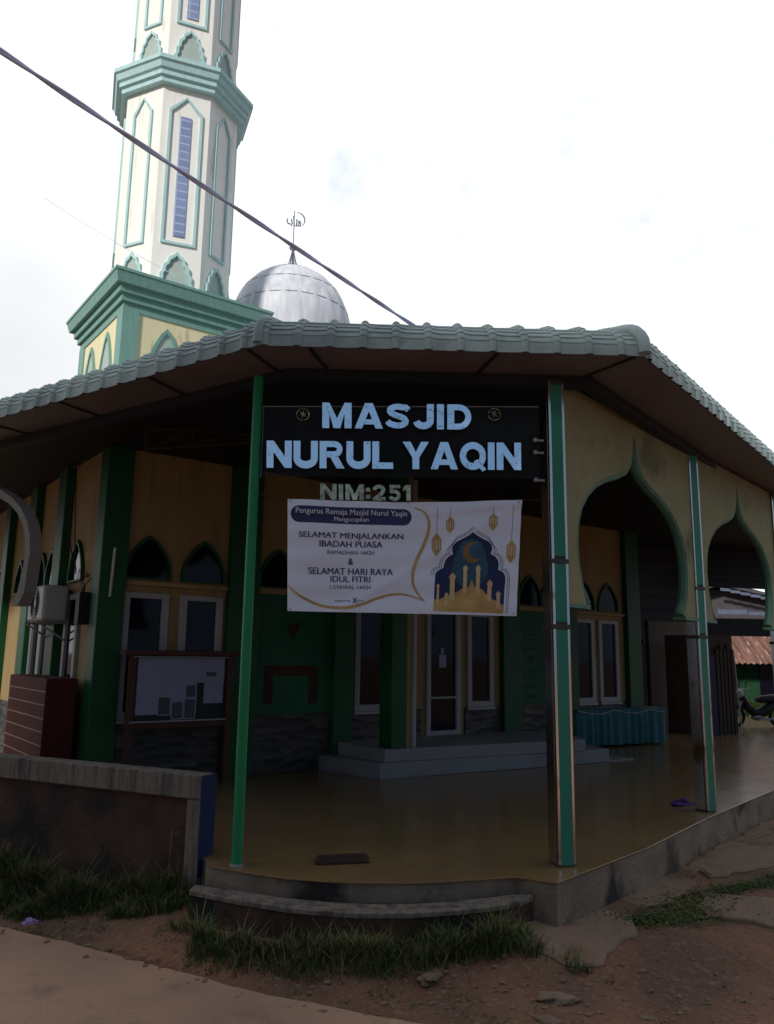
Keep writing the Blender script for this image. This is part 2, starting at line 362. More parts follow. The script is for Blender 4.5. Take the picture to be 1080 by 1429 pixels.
def arch_vent(fn, s, z0=2.5, w=.62, h=.56, fr=.035, matf=None, matp=None, parent=None, d=.05, name='arch_window', mirror=True):
    o1 = outline(w, h); o2 = [(x * (1 - 2 * fr / w), fr * .6 + z * (1 - 2.0 * fr / h)) for x, z in o1]
    m = MB(); n = len(o1)
    for (a, b), dd in ((o1, .002), (o1, d), (o2, .002), (o2, d)) if False else []: pass
    vs = [fn(s + x, dd) + Z * (z0 + z) for o, dd in ((o1, 0.002), (o1, d), (o2, d), (o2, .004)) for x, z in o]
    fs = []
    for k in range(3):
        for i in range(n):
            j = (i + 1) % n; fs.append((k * n + i, k * n + j, (k + 1) * n + j, (k + 1) * n + i))
    f = m.add(vs, fs).build(name, matf or M['green'], parent or mosque)
    vs = [fn(s + x, .012) + Z * (z0 + z) for x, z in o2]
    MB().add(vs, [tuple(range(n))]).build('pane', matp or M['glass'], f)
    return f
for s in (-5.0, -4.25, -1.49, .77, 3.45, 4.18): window(A, s)
for s in (-5.0, -4.25, -3.13, -2.52, -1.49, .77, 2.0, 2.58, 3.5, 4.22): arch_vent(A, s, name='arch_window')
for s in (1.0, 2.25, 2.82, 5.75, 6.4, 7.0, 8.1, 8.75): window(LW, s)
for s in (1.02, 2.25, 2.84, 4.2, 5.75, 6.4, 7.0, 8.1, 8.75): arch_vent(LW, s, name='arch_window')
for s in (-5.0, ):
    pass
# ledge under arches
for s0, s1 in ((-5.27, -3.9), (3.2, 4.7)): wall_box(A, s0, s1, 2.42, 2.47, .06, .002, 'sill_band', M['wallin'])

# main door
m = MB()
for a, b, c, d in ((-.41, -.33, .37, 2.6), (.21, .31, .37, 2.6), (-.33, .21, 2.5, 2.6), (-.33, .21, .37, .44), (-.33, .21, .93, .965)):
    p = [A(a, .06), A(b, .06), A(b, .002), A(a, .002)]; m.hexa([q + Z * c for q in p], [q + Z * d for q in p])
door = m.build('door', M['white'], mosque, bevel=.006)
p = [A(-.33, .014), A(.21, .014), A(.21, .004), A(-.33, .004)]
MB().hexa([q + Z * .44 for q in p], [q + Z * 2.5 for q in p]).build('pane', M['glass'], door)
m = MB()
for a, b, c, d in ((-.13, .02, 1.42, 1.62), (-.09, -.03, 1.63, 1.73)):
    p = [A(a, .02), A(b, .02), A(b, .016), A(a, .016)]; m.hexa([q + Z * c for q in p], [q + Z * d for q in p])
m.build('notice_paper', M['paper'], door)
# porch column, cream strip and pipe; second pipe
cc = V((.10, 10.88, 0))
def cbox(c, a, b, z0, z1): p = [c, c + U * a, c + U * a + W * b, c + W * b]; return MB().hexa([q + Z * z0 for q in p], [q + Z * z1 for q in p])
pc = cbox(cc, .27, .28, .37, CZ).build('porch_column', M['green'], mosque, bevel=.012)
cbox(cc + U * .272 + W * .05, .10, .2, .37, CZ).build('plaster_strip', M['wallin'], pc)
MB().tube([cc + U * .42 + W * .06 + Z * z for z in (.372, 1.2, 2.4, 4.1)], .042, 14).build('downpipe', M['white'], mosque, smooth=True)
MB().tube([A(2.52, .25, z) for z in (.372, 1.5, 4.1)], .03, 12).build('downpipe', M['white'], mosque, smooth=True)
# platform steps
st1 = [(-1.09, 11.71), (-.04, 10.76), (3.55, 12.87), (3.2, 14.2), (1.0, 13.05), (-1.6, 12.3)]
st2 = [(-1.0, 12.10), (.018, 10.98), (3.10, 12.72), (2.85, 14.1), (1.0, 13.05), (-1.5, 11.2 + .9)]
MB().prism([(-1.09, 11.71), (-.04, 10.76), (4.05, 13.23), (3.2, 14.4), (-1.6, 11.95)], .0, .02).build('porch_step', M['step'], mosque)
MB().prism(st1, .001, .2).build('porch_step', M['step'], mosque, bevel=.01)
MB().prism([(-.95, 12.0), (.018, 10.86), (3.10, 12.55), (3.0, 14.2), (.966, 12.97), (-.55, 11.9)], .2, .37).build('porch_step', M['step'], mosque, bevel=.01)

# ------------------------------------------------------------------ ceiling, soffit, posts
E2 = [V((-10.9, 12.66, 0)), V((-1.04, 5.91, 0)), V((2.05, 6.02, 0)), V((10.6, 16.97, 0))]   # eave polyline
dirs = [(E2[i + 1] - E2[i]).normalized() for i in range(3)]
nrm = [V((-d.y, d.x, 0)) for d in dirs]
nrm = [n if n.y > 0 else -n for n in nrm]
def eoff(o):
    pts = [E2[0] + nrm[0] * o]
    for i in (1, 2):
        a, b = nrm[i - 1], nrm[i]; pts.append(E2[i] + (a + b) / (1 + a.dot(b)) * o)
    pts.append(E2[3] + nrm[2] * o); return pts
ZE = 4.0
def strip(o0, o1, z0, z1, th, name, mt, seg=None):
    a, b = eoff(o0), eoff(o1); m = MB()
    for i in (seg if seg is not None else range(3)):
        m.hexa([a[i] + Z * z0, a[i + 1] + Z * z0, b[i + 1] + Z * z1, b[i] + Z * z1], [a[i] + Z * (z0 + th), a[i + 1] + Z * (z0 + th), b[i + 1] + Z * (z1 + th), b[i] + Z * (z1 + th)])
    return m.build(name, mt, mosque)
sof = strip(.01, .56, ZE + .002, ZE + .03, .015, 'soffit', M['soffit'])
# soffit joints
a, b = eoff(.012), eoff(.555); m = MB()
for i in range(3):
    Ln = (a[i + 1] - a[i]).length; n = max(2, int(Ln / 1.2)); 
    for k in range(n + 1 if i < 2 else 0):
        t = min(max(k / n, .01), .99) if i != 1 else (.13, .62, .98)[min(k, 2)]
        p = a[i].lerp(a[i + 1], t); q = b[i].lerp(b[i + 1], t); w = dirs[i] * .014
        m.hexa([p - w + Z * (ZE - .012), p + w + Z * (ZE - .012), q + w + Z * (ZE + .015), q - w + Z * (ZE + .015)], [p - w + Z * (ZE + .0), p + w + Z * (ZE + .0), q + w + Z * (ZE + .028), q - w + Z * (ZE + .028)])
pieces(m, 'batten', M['beam'], sof)
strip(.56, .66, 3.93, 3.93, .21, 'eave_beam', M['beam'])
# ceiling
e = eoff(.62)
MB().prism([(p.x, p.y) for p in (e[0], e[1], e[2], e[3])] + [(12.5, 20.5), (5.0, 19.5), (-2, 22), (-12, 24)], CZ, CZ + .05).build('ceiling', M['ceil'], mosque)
# drop fascia at the far right
m = MB()
def fascia(m, a, b, z0, z1, n):
    for k in range(n):
        zz0 = z0 + (z1 - z0) * k / n; zz1 = z0 + (z1 - z0) * (k + .82) / n; dd = (b - a).normalized(); nn = V((-dd.y, dd.x, 0))
        m.hexa([a + Z * zz0, b + Z * zz0, b + nn * .05 + Z * zz0, a + nn * .05 + Z * zz0], [a + Z * zz1, b + Z * zz1, b + nn * .05 + Z * zz1, a + nn * .05 + Z * zz1])
    dd = (b - a).normalized(); nn = V((-dd.y, dd.x, 0))
    m.hexa([a + nn * .03 + Z * z0, b + nn * .03 + Z * z0, b + nn * .06 + Z * z0, a + nn * .06 + Z * z0], [a + nn * .03 + Z * z1, b + nn * .03 + Z * z1, b + nn * .06 + Z * z1, a + nn * .06 + Z * z1])
fascia(m, V((5.15, 17.4, 0)), V((7.15, 18.4, 0)), 2.45, CZ, 6); fascia(m, V((7.1, 18.0, 0)), V((12.4, 19.6, 0)), 3.26, CZ, 5)
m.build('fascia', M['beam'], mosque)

# truss bracket at left
m = MB()
ta, tb = V((-2.75, 8.6, 3.99)), V((-1.45, 8.9, 4.0))
def T(t, z): return ta.lerp(tb, t).xy.to_3d() + Z * z
for p, q in (((0, 4.1), (1, 4.1)), ((0, 3.84), (.95, 4.02)), ((.02, 3.84), (.02, 4.1)), ((.1, 3.86), (.35, 4.1)), ((.4, 3.91), (.4, 4.1)), ((.45, 3.92), (.68, 4.1)), ((.72, 3.98), (.72, 4.1))):
    m.tube([T(*p), T(*q)], .016, 6)
m.build('roof_truss', M['woodb'], mosque)
# loose wire by the corner column
m = MB()
m.tube([LW(1.3, .06, 4.1), LW(.9, .2, 4.0), LW(.6, .25, 3.96), LW(.25, .2, 4.0)], .008, 6)
m.tube([LW(.62, .25, 3.96), LW(.75, .24, 3.4), LW(.78, .22, 3.05), LW(.6, .2, 2.8), LW(.45, .18, 2.6)], .007, 6)
m.tube([LW(.58, .25, 3.94), LW(.5, .24, 3.4), LW(.45, .22, 2.9), LW(.45, .18, 2.55)], .007, 6)
pieces(m, 'electric_wire', M['dark'], mosque)

# ---- posts
pl = V((-1.115, 6.441, 0))
o = MB().tube([pl + Z * z for z in (0, 1, 2, 3, 3.93)], .042, 20).build('veranda_pole', M['greenpole'], mosque, smooth=True)
MB().lathe([(.06, 0), (.06, .006), (.045, .012)], pl, 20).build('foot_plate', M['metal'], o)
RP = V((1.42, 6.60, 0)); rd = V((.663, .749, 0)); 
def RA(s, o=0, z=0): return RP + rd * s + V((rd.y, -rd.x, 0)) * o + Z * z
def post(c, ang, w=.135, d=.15, name='veranda_post'):
    ax = V((math.cos(ang), math.sin(ang), 0)); ay = V((-ax.y, ax.x, 0))
    def bx(m, cx, cy, dx, dy, z0, z1): return m.box(c + ax * cx + ay * cy + Z * ((z0 + z1) / 2), (dx, dy, z1 - z0), (ax.x, ax.y))
    o = bx(MB(), 0, 0, w, d, 0, ZE - .02).build(name, M['bronze'], mosque)
    m = MB()
    zs = [0.01, 1.86, 2.40, ZE - .04]
    for i in range(3): bx(m, 0, -d / 2 - .006, w * .80, .012, zs[i] + (.03 if i else 0), zs[i + 1] - .03)
    pieces(m, 'green_panel', M['teal'], o, bevel=.003)
    m = MB()
    for sx in (-1, 1): bx(m, sx * (w / 2 - .004), -d / 2 - .004, .022, .022, .02, ZE - .05)
    pieces(m, 'steel_edge', M['steel'], o, bevel=.003)
    m = MB(); bx(m, -w / 2 - .006, .005, .012, d * .86, .02, ZE - .05); m.build('steel_cladding', M['steel'], o)
    m = MB()
    for z in (1.85, 2.39): bx(m, 0, 0, w + .03, d + .035, z - .02, z + .02)
    pieces(m, 'band', M['bronze'], o, bevel=.003)
    return o
post(RP, R(16)); post(RA(3.12), R(30)); post(RA(6.25), R(38)); post(RA(9.4), R(42))

# ---- arch panels
HALF = [(1.10, 2.06), (1.19, 2.2), (1.25, 2.40), (1.27, 2.60), (1.24, 2.78), (1.17, 2.93), (1.04, 3.07), (.86, 3.19), (.62, 3.29), (.38, 3.36), (.2, 3.43), (.10, 3.52), (.05, 3.64), (.02, 3.78), (0, 3.84)]
def arch_panel(fn, c, half_w, top, mt, mte, scale=1.0, dz=0, name='arch_panel', th=.1):
    h = [(x * scale, z + dz) for x, z in HALF]
    out = [(-half_w, 2.04 + dz)] + [(-half_w, z) for x, z in h[1:-1]] + [(0, top)]
    m = MB()
    # left and right halves as strips between opening outline and outer border / top
    vs = []; fs = []
    for sgn in (-1, 1):
        ins = [(sgn * x, z) for x, z in h]
        outs = [(sgn * half_w, 2.04 + dz)] + [(sgn * half_w, min(top, 2.04 + dz + (top - 2.04 - dz) * i / 8)) for i in range(1, 9)]
        outs += [(sgn * half_w * (1 - i / 6), top) for i in range(1, 7)]
        assert len(outs) == len(ins), (len(outs), len(ins))
        n0 = len(vs); n = len(ins)
        for dd in (0, th):
            for (x, z) in ins: vs.append(fn(c + x, dd - th / 2, z))
            for (x, z) in outs: vs.append(fn(c + x, dd - th / 2, z))
        for i in range(n - 1):
            a = n0 + i; b_ = n0 + n + i
            fs += [(a, a + 1, b_ + 1, b_), (a + 2 * n, b_ + 2 * n, b_ + 1 + 2 * n, a + 1 + 2 * n), (a, a + 2 * n, a + 1 + 2 * n, a + 1), (b_, b_ + 1, b_ + 1 + 2 * n, b_ + 2 * n)]
        fs.append((n0, n0 + n, n0 + 3 * n, n0 + 2 * n))
    o = m.add(vs, fs).build(name, mt, mosque)
    m = MB()
    path = [(-x, z) for x, z in h] + [(x, z) for x, z in h[-2::-1]]
    m.tube([fn(c + x * .99, .0, z) for x, z in path], [.062] * 1 + [.052] * (len(path) - 2) + [.062], 8)
    m.build('arch_edge', mte, o, smooth=True)
    m = MB()
    for sg in (-1, 1):
        a, b_ = sorted((sg * (half_w + .0), sg * (1.09 * scale)))
        p = [fn(c + a, .07), fn(c + b_, .07), fn(c + b_, -.07), fn(c + a, -.07)]
        m.hexa([q + Z * (2.02 + dz) for q in p], [q + Z * (2.055 + dz) for q in p])
    pieces(m, 'foot_trim', mte, o)
    return o
for k in range(3): arch_panel(RA, 1.57 + k * 3.13, 1.47, ZE - .005, M['arch'], M['moss'])
# left side porch arch
fax = V((-.82, .572, 0)); fay = V((-.572, -.82, 0)); fp0 = V((-3.80, 8.40, 0))
fa = lambda s, o=0, z=0: fp0 + fax * (s + 1.28) + fay * o + Z * z
ins = [(x, z) for x, z in HALF[:-2]]
outs = [(x + .13 if k < 2 else x + .09 * x / 1.27, z + (0 if k < 3 else .13 * (1 - x / 1.5))) for k, (x, z) in enumerate(ins)]
pi_ = [(-x, z) for x, z in ins] + [(x, z) for x, z in ins[::-1]]; po_ = [(-x, z) for x, z in outs] + [(x, z) for x, z in outs[::-1]]
m = MB(); n = len(pi_); vs = [fa(x, o, z) for path_, o in ((pi_, .07), (po_, .07), (po_, -.07), (pi_, -.07)) for x, z in path_]
fs = [(k * n + i, k * n + i + 1, ((k + 1) % 4) * n + i + 1, ((k + 1) % 4) * n + i) for k in range(4) for i in range(n - 1)] + [(0, n, 2 * n, 3 * n), (n - 1, 2 * n - 1, 3 * n - 1, 4 * n - 1)]
m.add(vs, fs).build('arch_band', M['archgrey'], mosque)

# ------------------------------------------------------------------ eave tiles
def prof(a):
    """a = arc distance along profile -> (inward, up, normal_out, normal_up)"""
    r = .215; th1 = R(90 - 14); L0 = .055
    if a < L0: return 0, a, -1, 0
    a -= L0
    if a < r * th1:
        t = a / r; return r * (1 - math.cos(t)), L0 + r * math.sin(t), -math.cos(t), math.sin(t)
    a -= r * th1; t = th1
    return r * (1 - math.cos(t)) + a * math.sin(t), L0 + r * math.sin(t) + a * math.cos(t), -math.cos(t), math.sin(t)
def eave_strip(i, name):
    L0 = (E2[i + 1] - E2[i]).length; m = MB(); per = .26
    na = 150; amax = 1.0
    # samples along the edge: fine around ribs
    ts = []; k = 0; x = 0
    ph = .10 if i != 1 else .05
    xs = set([0, L0])
    x = ph
    while x < L0:
        for dxx in (-.034, -.026, -.014, 0, .014, .026, .034, .09, .15): 
            if 0 < x + dxx < L0: xs.add(round(x + dxx, 4))
        x += per
    xs = sorted(xs); al = []
    for j in range(na): 
        al.append(amax * (j / (na - 1)) ** 1.35)
    al = sorted(set(al + [0.0, .053, .057]))
    vs = []; cs = {}
    for a in al:
        inn, up, no, nu = prof(a); base = eoff(inn)
        # groove steps (tile courses)
        g = ((a - .09) / .052) % 1.0 if a > .09 else .0
        step = .012 * (1 - g) ** .7 if a > .09 else .004
        for xx in xs:
            t = xx / L0; p = base[i].lerp(base[i + 1], t)
            d = abs(((xx - ph + .012 * noise.noise(V((xx * .7, a * 3, i + 4))) + per / 2) % per) - per / 2)
            rib = .030 * math.sqrt(max(0, 1 - (d / .034) ** 2)) if d < .034 else 0
            h = rib + step * (1 if d > .034 else .8) + .002 * noise.noise(V((xx * 9, a * 9, i)))
            k = nrm[i] * (no) * h
            vs.append(p + k + Z * (ZE + up + nu * h))
    nx = len(xs); fs = []
    for r_ in range(len(al) - 1):
        for c_ in range(nx - 1): fs.append((r_ * nx + c_, r_ * nx + c_ + 1, (r_ + 1) * nx + c_ + 1, (r_ + 1) * nx + c_))
    m.add(vs, fs)
    # underside lip
    return m.build(name, M['tile'], mosque, smooth=True)
for i in range(3): eave_strip(i, 'eave_tiles')
# hip caps
for c in (1, 2):
    m = MB(); pts = []; rr = []
    for k in range(24):
        a = .02 + 1.25 * k / 23; inn, up, no, nu = prof(a); p = eoff(inn)[c]
        q = p + (nrm[c - 1] + nrm[c]).normalized() * no * .01 + Z * (ZE + up + nu * .02); pts.append(q); rr.append(.042 if c == 1 else .055)
    m.tube(pts, rr, 12)
    m.build('hip_cap', M['tile'], mosque, smooth=True)
# rest of roof
inn0, up0, _, _ = prof(.98)
def rz(o): return ZE + up0 + (o - inn0) * math.tan(R(14))
m = MB(); a, b = eoff(inn0), eoff(3.75)
for i in range(3): m.add([a[i] + Z * rz(inn0), a[i + 1] + Z * rz(inn0), b[i + 1] + Z * rz(3.75), b[i] + Z * rz(3.75)], [(0, 1, 2, 3)])
ap = (b[1] + b[2]) / 2
n1, n2 = nrm[0], nrm[2]; rdv = (n1 + n2) / (1 + n1.dot(n2))
end = ap + rdv * 9
l2 = E2[0] + n1 * 12.75; r2 = E2[3] + n2 * 12.75
m.add([b[0] + Z * rz(3.75), b[1] + Z * rz(3.75), ap + Z * rz(3.75), end + Z * rz(12.75), l2 + Z * rz(12.75)], [(0, 1, 2, 3, 4)])
m.add([b[3] + Z * rz(3.75), b[2] + Z * rz(3.75), ap + Z * rz(3.75), end + Z * rz(12.75), r2 + Z * rz(12.75)], [(0, 1, 2, 3, 4)])
m.build('roof', M['tile'], mosque)

# ------------------------------------------------------------------ dome
dc = V((-2.95, 22, 0))
dp = []
DR, DH, DB = 1.80, 2.15, 10.75
for k in range(25):
    t = k / 24 * math.pi / 2
    r = DR * math.cos(t) ** .92 if k < 24 else .03
    z = DH * math.sin(t)
    dp.append((max(r, .03), z))
m = MB(); n = 96
vs = []; 
for r, z in [(DR * .97, -.9), (DR * .99, -.4)] + dp:
    for k in range(n):
        a = 2 * math.pi * k / n; rr = r * (1 + (.012 if k % 4 == 0 else 0))
        vs.append((dc.x + rr * math.cos(a), dc.y + rr * math.sin(a), DB + z))
fs = [(i * n + k, i * n + (k + 1) % n, (i + 1) * n + (k + 1) % n, (i + 1) * n + k) for i in range(len(dp) + 1) for k in range(n)]
dome = m.add(vs, fs).build('dome', M['dome'], mosque, smooth=True)
m = MB()
for tt in (.33, .98):
    t = math.asin(tt if tt < .9 else .93); r = DR * math.cos(t) ** .92; z = DH * math.sin(t)
    m.tube([(dc.x + (r + .004) * math.cos(2 * math.pi * k / 64), dc.y + (r + .004) * math.sin(2 * math.pi * k / 64), DB + z) for k in range(64)], .012, 6, closed=True)
t = math.asin(.62); r = DR * math.cos(t) ** .92
m.tube([(dc.x + (r + .004) * math.cos(2 * math.pi * k / 64), dc.y + (r + .004) * math.sin(2 * math.pi * k / 64), DB + DH * .62) for k in range(64)], .012, 6, closed=True)
pieces(m, 'dome_seam', M['metal'], dome)
MB().lathe([(DR * 1.0, 0), (DR * 1.0, 4.0)], dc + Z * (DB - 4.8), 48).build('dome_drum', M['minaret'], mosque)
# finial
m = MB(); top = V((dc.x - .13, dc.y, DB + DH))
top = V((dc.x, dc.y, DB + DH - .02))
m.tube([top, top + Z * 2.0], .014, 8)
for k in range(10):
    a = 2 * math.pi * k / 10
    pts = [top + V((math.cos(a) * r, math.sin(a) * r, z)) for r, z in ((.27, .0), (.17, .14), (.10, .32), (.05, .55), (.025, .68))]
    m.tube(pts, .012, 5)
for r, z in ((.165, .15), (.10, .32)): m.tube([top + V((math.cos(2 * math.pi * k / 20) * r, math.sin(2 * math.pi * k / 20) * r, z)) for k in range(20)], .008, 5, closed=True)
m.lathe([(.02, 0), (.10, .03), (.12, .07), (.10, .11), (.02, .14)], top + Z * .70, 16)
fc = top + Z * 1.62
# crescent ring
def arc(c, r, a0, a1, n=24, z=0): return [c + V((math.cos(R(a0 + (a1 - a0) * k / n)) * r, 0, math.sin(R(a0 + (a1 - a0) * k / n)) * r)) for k in range(n + 1)]
m.tube(arc(fc + V((.05, 0, .06)), .27, -45, 88), [.006 + .016 * math.sin(math.pi * k / 24) for k in range(25)], 6)
# strokes of the emblem
m.tube([fc + V((x, 0, z)) for x, z in ((-.2, .12), (-.22, .04), (-.18, -.04), (-.1, -.06), (-.06, -.12))], .022, 6)
m.tube([fc + V((x, 0, z)) for x, z in ((-.02, .2), (-.01, .1), (0, -.02), (.0, -.12), (.06, -.13), (.08, -.04), (.08, .1))], .022, 6)
m.tube([fc + V((x, 0, z)) for x, z in ((.07, -.1), (.13, -.12), (.15, -.02), (.13, .05), (.17, .04), (.2, -.04), (.2, -.1), (.17, -.14))], .022, 6)
m.tube([fc + V((x, 0, z)) for x, z in ((-.08, .1), (-.07, .02), (-.05, -.05))], .022, 6)
m.build('finial', mat('finial_metal', (.55, .57, .66), .5), dome)

# ------------------------------------------------------------------ minaret
mc = V((-5.80, 19.4, 0)); AF = 1.43       # half across flats
base_c = mc
hs = 1.66                                 # half side of square base
def sq(h): return [mc + U * a * h + W * b * h for a, b in ((-1, -1), (1, -1), (1, 1), (-1, 1))]
body = MB().hexa(sq(hs), [q + Z * 9.6 for q in sq(hs)]).build('base_wall', M['cream'], minaret)
# corner pilasters
m = MB()
for a, b in ((-1, -1), (1, -1), (1, 1), (-1, 1)):
    c = mc + U * a * (hs - .16) + W * b * (hs - .16); m.box(c + Z * 4.7, (.40, .40, 9.4), (U.x, U.y))
pieces(m, 'corner_pilaster', M['trimlow'], minaret)
m = MB()
m.hexa([q + Z * 9.35 for q in sq(hs + .03)], [q + Z * 9.55 for q in sq(hs + .03)])
m.hexa([q + Z * 9.55 for q in sq(hs + .10)], [q + Z * 9.72 for q in sq(hs + .10)])
m.hexa([q + Z * 9.722 for q in sq(hs + .18)], [q + Z * 9.90 for q in sq(hs + .18)])
m.hexa([q + Z * 9.902 for q in sq(hs + .28)], [q + Z * 10.15 for q in sq(hs + .34)])
m.hexa([q + Z * 10.152 for q in sq(hs + .36)], [q + Z * 10.22 for q in sq(hs + .36)])
m.build('base_cornice', M['trimlow'], minaret)
def bR(s, o=0, z=0): return mc - W * (hs + o) + U * s + Z * z
def bL(s, o=0, z=0): return mc - U * (hs + o) - W * s + Z * z
for fn in (bR, bL):
    for s in (-.62, .62): arch_vent(fn, s, 7.6, .95, 1.55, .09, M['trimlow'], M['panelgrey'], minaret, name='base_window')
# octagon
OT = R(29)
def octa(r, z): # r across-flats half
    rr = r / math.cos(R(22.5)); th = math.atan2(U.y, U.x) + OT
    return [mc + V((math.cos(th + R(22.5 + 45 * k)) * rr, math.sin(th + R(22.5 + 45 * k)) * rr, z)) for k in range(8)]
def oct_seg(name, prof, mt, par=minaret):
    m = MB(); vs = [q for r, z in prof for q in octa(r, z)]
    fs = [(i * 8 + k, i * 8 + (k + 1) % 8, (i + 1) * 8 + (k + 1) % 8, (i + 1) * 8 + k) for i in range(len(prof) - 1) for k in range(8)]
    fs += [tuple(range(8))[::-1], tuple(range((len(prof) - 1) * 8, len(prof) * 8))]
    return m.add(vs, fs).build(name, mt, par)
oct_seg('shaft', [(AF, 10.0), (AF, 16.0)], M['minaret'])
AF2 = AF - .1
oct_seg('shaft', [(AF2, 16.0), (AF2, 23.0)], M['minaret'])
ringp = lambda z: [(AF + .02, z), (AF + .16, z), (AF + .16, z + .12), (AF + .23, z + .15), (AF + .23, z + .27), (AF + .29, z + .31), (AF + .33, z + .46), (AF + .38, z + .49), (AF + .38, z + .60), (AF - .1, z + .62)]
oct_seg('balcony_ring', ringp(15.84), M['trim']); oct_seg('balcony_ring', ringp(22.4), M['trim'])
oct_seg('top_storey', [(1.1, 23.2), (1.1, 26.0), (1.3, 26.1), (1.2, 26.4), (.9, 27.2), (.4, 28.2), (.03, 29)], M['minaret'])
th0 = math.atan2(U.y, U.x) + OT
def face(k, af):
    n = V((math.cos(th0 + R(45 * k)), math.sin(th0 + R(45 * k)), 0)); t = V((-n.y, n.x, 0))
    return lambda s, o=0, z=0: mc + n * (af + o) + t * s + Z * z
def frame_outline(w, z0, z1, pk):
    return [(-w / 2, z0), (w / 2, z0), (w / 2, z1 - pk), (w * .30, z1 - pk * .62), (0, z1), (-w * .30, z1 - pk * .62), (-w / 2, z1 - pk)]
def moulding(fn, ol, wd, dp_, name, mt, inner=None):
    cx = sum(x for x, z in ol) / len(ol); cz = (min(z for x, z in ol) + max(z for x, z in ol)) / 2
    wx = max(x for x, z in ol) - min(x for x, z in ol); wz = max(z for x, z in ol) - min(z for x, z in ol)
    il = [(cx + (x - cx) * (1 - 2 * wd / wx), cz + (z - cz) * (1 - 2 * wd / wz)) for x, z in ol]
    n = len(ol); vs = [fn(x, d, z) for o_, d in ((ol, .002), (ol, dp_), (il, dp_), (il, .004)) for x, z in o_]
    fs = [(k * n + i, k * n + (i + 1) % n, (k + 1) * n + (i + 1) % n, (k + 1) * n + i) for k in range(3) for i in range(n)]
    o = MB().add(vs, fs).build(name, mt, minaret)
    if inner: MB().add([fn(x, .006, z) for x, z in il], [tuple(range(n))]).build('infill', inner, o)
    return o
def scallop(w, z0, h):
    pts = [(1, 0), (1, .25), (.88, .30), (.9, .45), (.74, .52), (.72, .66), (.50, .74), (.42, .86), (.18, .92), (0, 1.0)]
    hp = [(w / 2 * x, z0 + h * z) for x, z in pts]; return [(-x, z) for x, z in hp] + [(x, z) for x, z in hp[-2::-1]]
for k in range(8):
    f1 = face(k, AF); f2 = face(k, AF2); slit = (k % 2 == 1)
    w = .84 if slit else .62
    moulding(f1, frame_outline(w, 11.52, 15.62, .42), .065, .05, 'panel_frame', M['trim'])
    moulding(f2, frame_outline(w * .92, 17.80, 21.9, .42), .065, .05, 'panel_frame', M['trim'])
    moulding(f1, scallop(.86, 10.2, 1.12), .10, .07, 'scalloped_arch', M['trim'], M['panelgrey'])
    moulding(f2, scallop(.80, 16.55, 1.12), .09, .06, 'scalloped_arch', M['trim'], M['panelgrey'])
    if slit:
        for ff, z0, z1 in ((f1, 11.75, 15.05), (f2, 18.02, 21.3)):
            p = [ff(-.14, .03), ff(.14, .03), ff(.14, .002), ff(-.14, .002)]
            MB().hexa([q + Z * z0 for q in p], [q + Z * z1 for q in p]).build('glass_block_slit', M['block'], minaret)

# ------------------------------------------------------------------ veranda floor & kerb
eo = [(-9.6, 12.4), (-4.2, 8.35), (-1.40, 6.62), (-1.32, 6.40), (-1.0, 6.24), (-.69, 6.107), (-.40, 6.045), (-.1, 6.02), (.2, 6.03), (.45, 6.08), (.75, 6.16), (1.0, 6.23), (1.12, 6.16), (1.27, 6.09), (2.28, 7.19), (3.35, 8.55), (4.94, 10.41), (7.5, 13.6), (12, 18.5)]
tag(MB().prism(eo + [(12, 24), (-9, 24)], -.014, 0).build('veranda_floor', M['floor'], None, bevel=.004), kind='structure')
tag(MB().prism([(x * 1.0, y + .012) for x, y in eo] + [(12, 23.9), (-9, 23.9)], -.75, -.0141).build('veranda_plinth', M['conc']), kind='structure')
# curved low ledge in front
arcpts = [(-1.40, 6.16), (-1.0, 5.95), (-.65, 5.80), (-.35, 5.725), (-.1, 5.70), (.2, 5.72), (.5, 5.79), (.8, 5.90), (.98, 6.01), (1.10, 6.14)]
m = MB(); inner = [(x, min(y + .19, 6.30 if x < -.8 else 6.18)) for x, y in arcpts][::-1]
tag(MB().prism(arcpts + [(1.12, 6.20), (.75, 6.17), (.2, 6.04), (-.4, 6.06), (-1.0, 6.25), (-1.36, 6.42)], -.75, -.14).build('kerb_ledge', M['brickwall']), kind='structure')
mb = MB().prism([(x, y - .02) for x, y in arcpts] + inner, -.139, -.105).build('kerb_top', M['coping'], None, bevel=.006); tag(mb, kind='structure')

# ------------------------------------------------------------------ ground & road
def sst(t):
    t = max(0, min(1, t)); return t * t * (3 - 2 * t)
def gh(x, y):
    b = -.43 + .085 * max(0, min(1, (x - .2) / .9)) * max(0, min(1, (y - 5.3) / .8)) + .03 * max(0, min(1, (x - 1.5) / 2)) * max(0, min(1, (y - 6) / 2.5))
    b += .11 * sst((y - 5.12 - .12 * (x + .1) ** 2 * (1 if x < 0 else .3)) / .5) * sst((x + 2.2) / .8) * sst((1.35 - x) / .6)
    b += .08 * sst((y - redge(x) - .1) / .6) * sst((-1.2 - x) / .8) if -14 < x < 0 else 0
    if y > 9: b = max(b, -.43 + .006 * (y - 9)) if y < 30 else b
    return b
def axis(lo, hi, st, far):
    a = []; x = lo
    while x <= hi: a.append(x); x += st
    d = st; x = hi
    while x < far: d *= 1.35; x += d; a.append(x)
    d = st; x = lo; pre = []
    while x > -far: d *= 1.35; x -= d; pre.append(x)
    return pre[::-1] + a
xs = axis(-4.5, 6.0, .055, 400); ys = axis(3.6, 10.5, .055, 400)
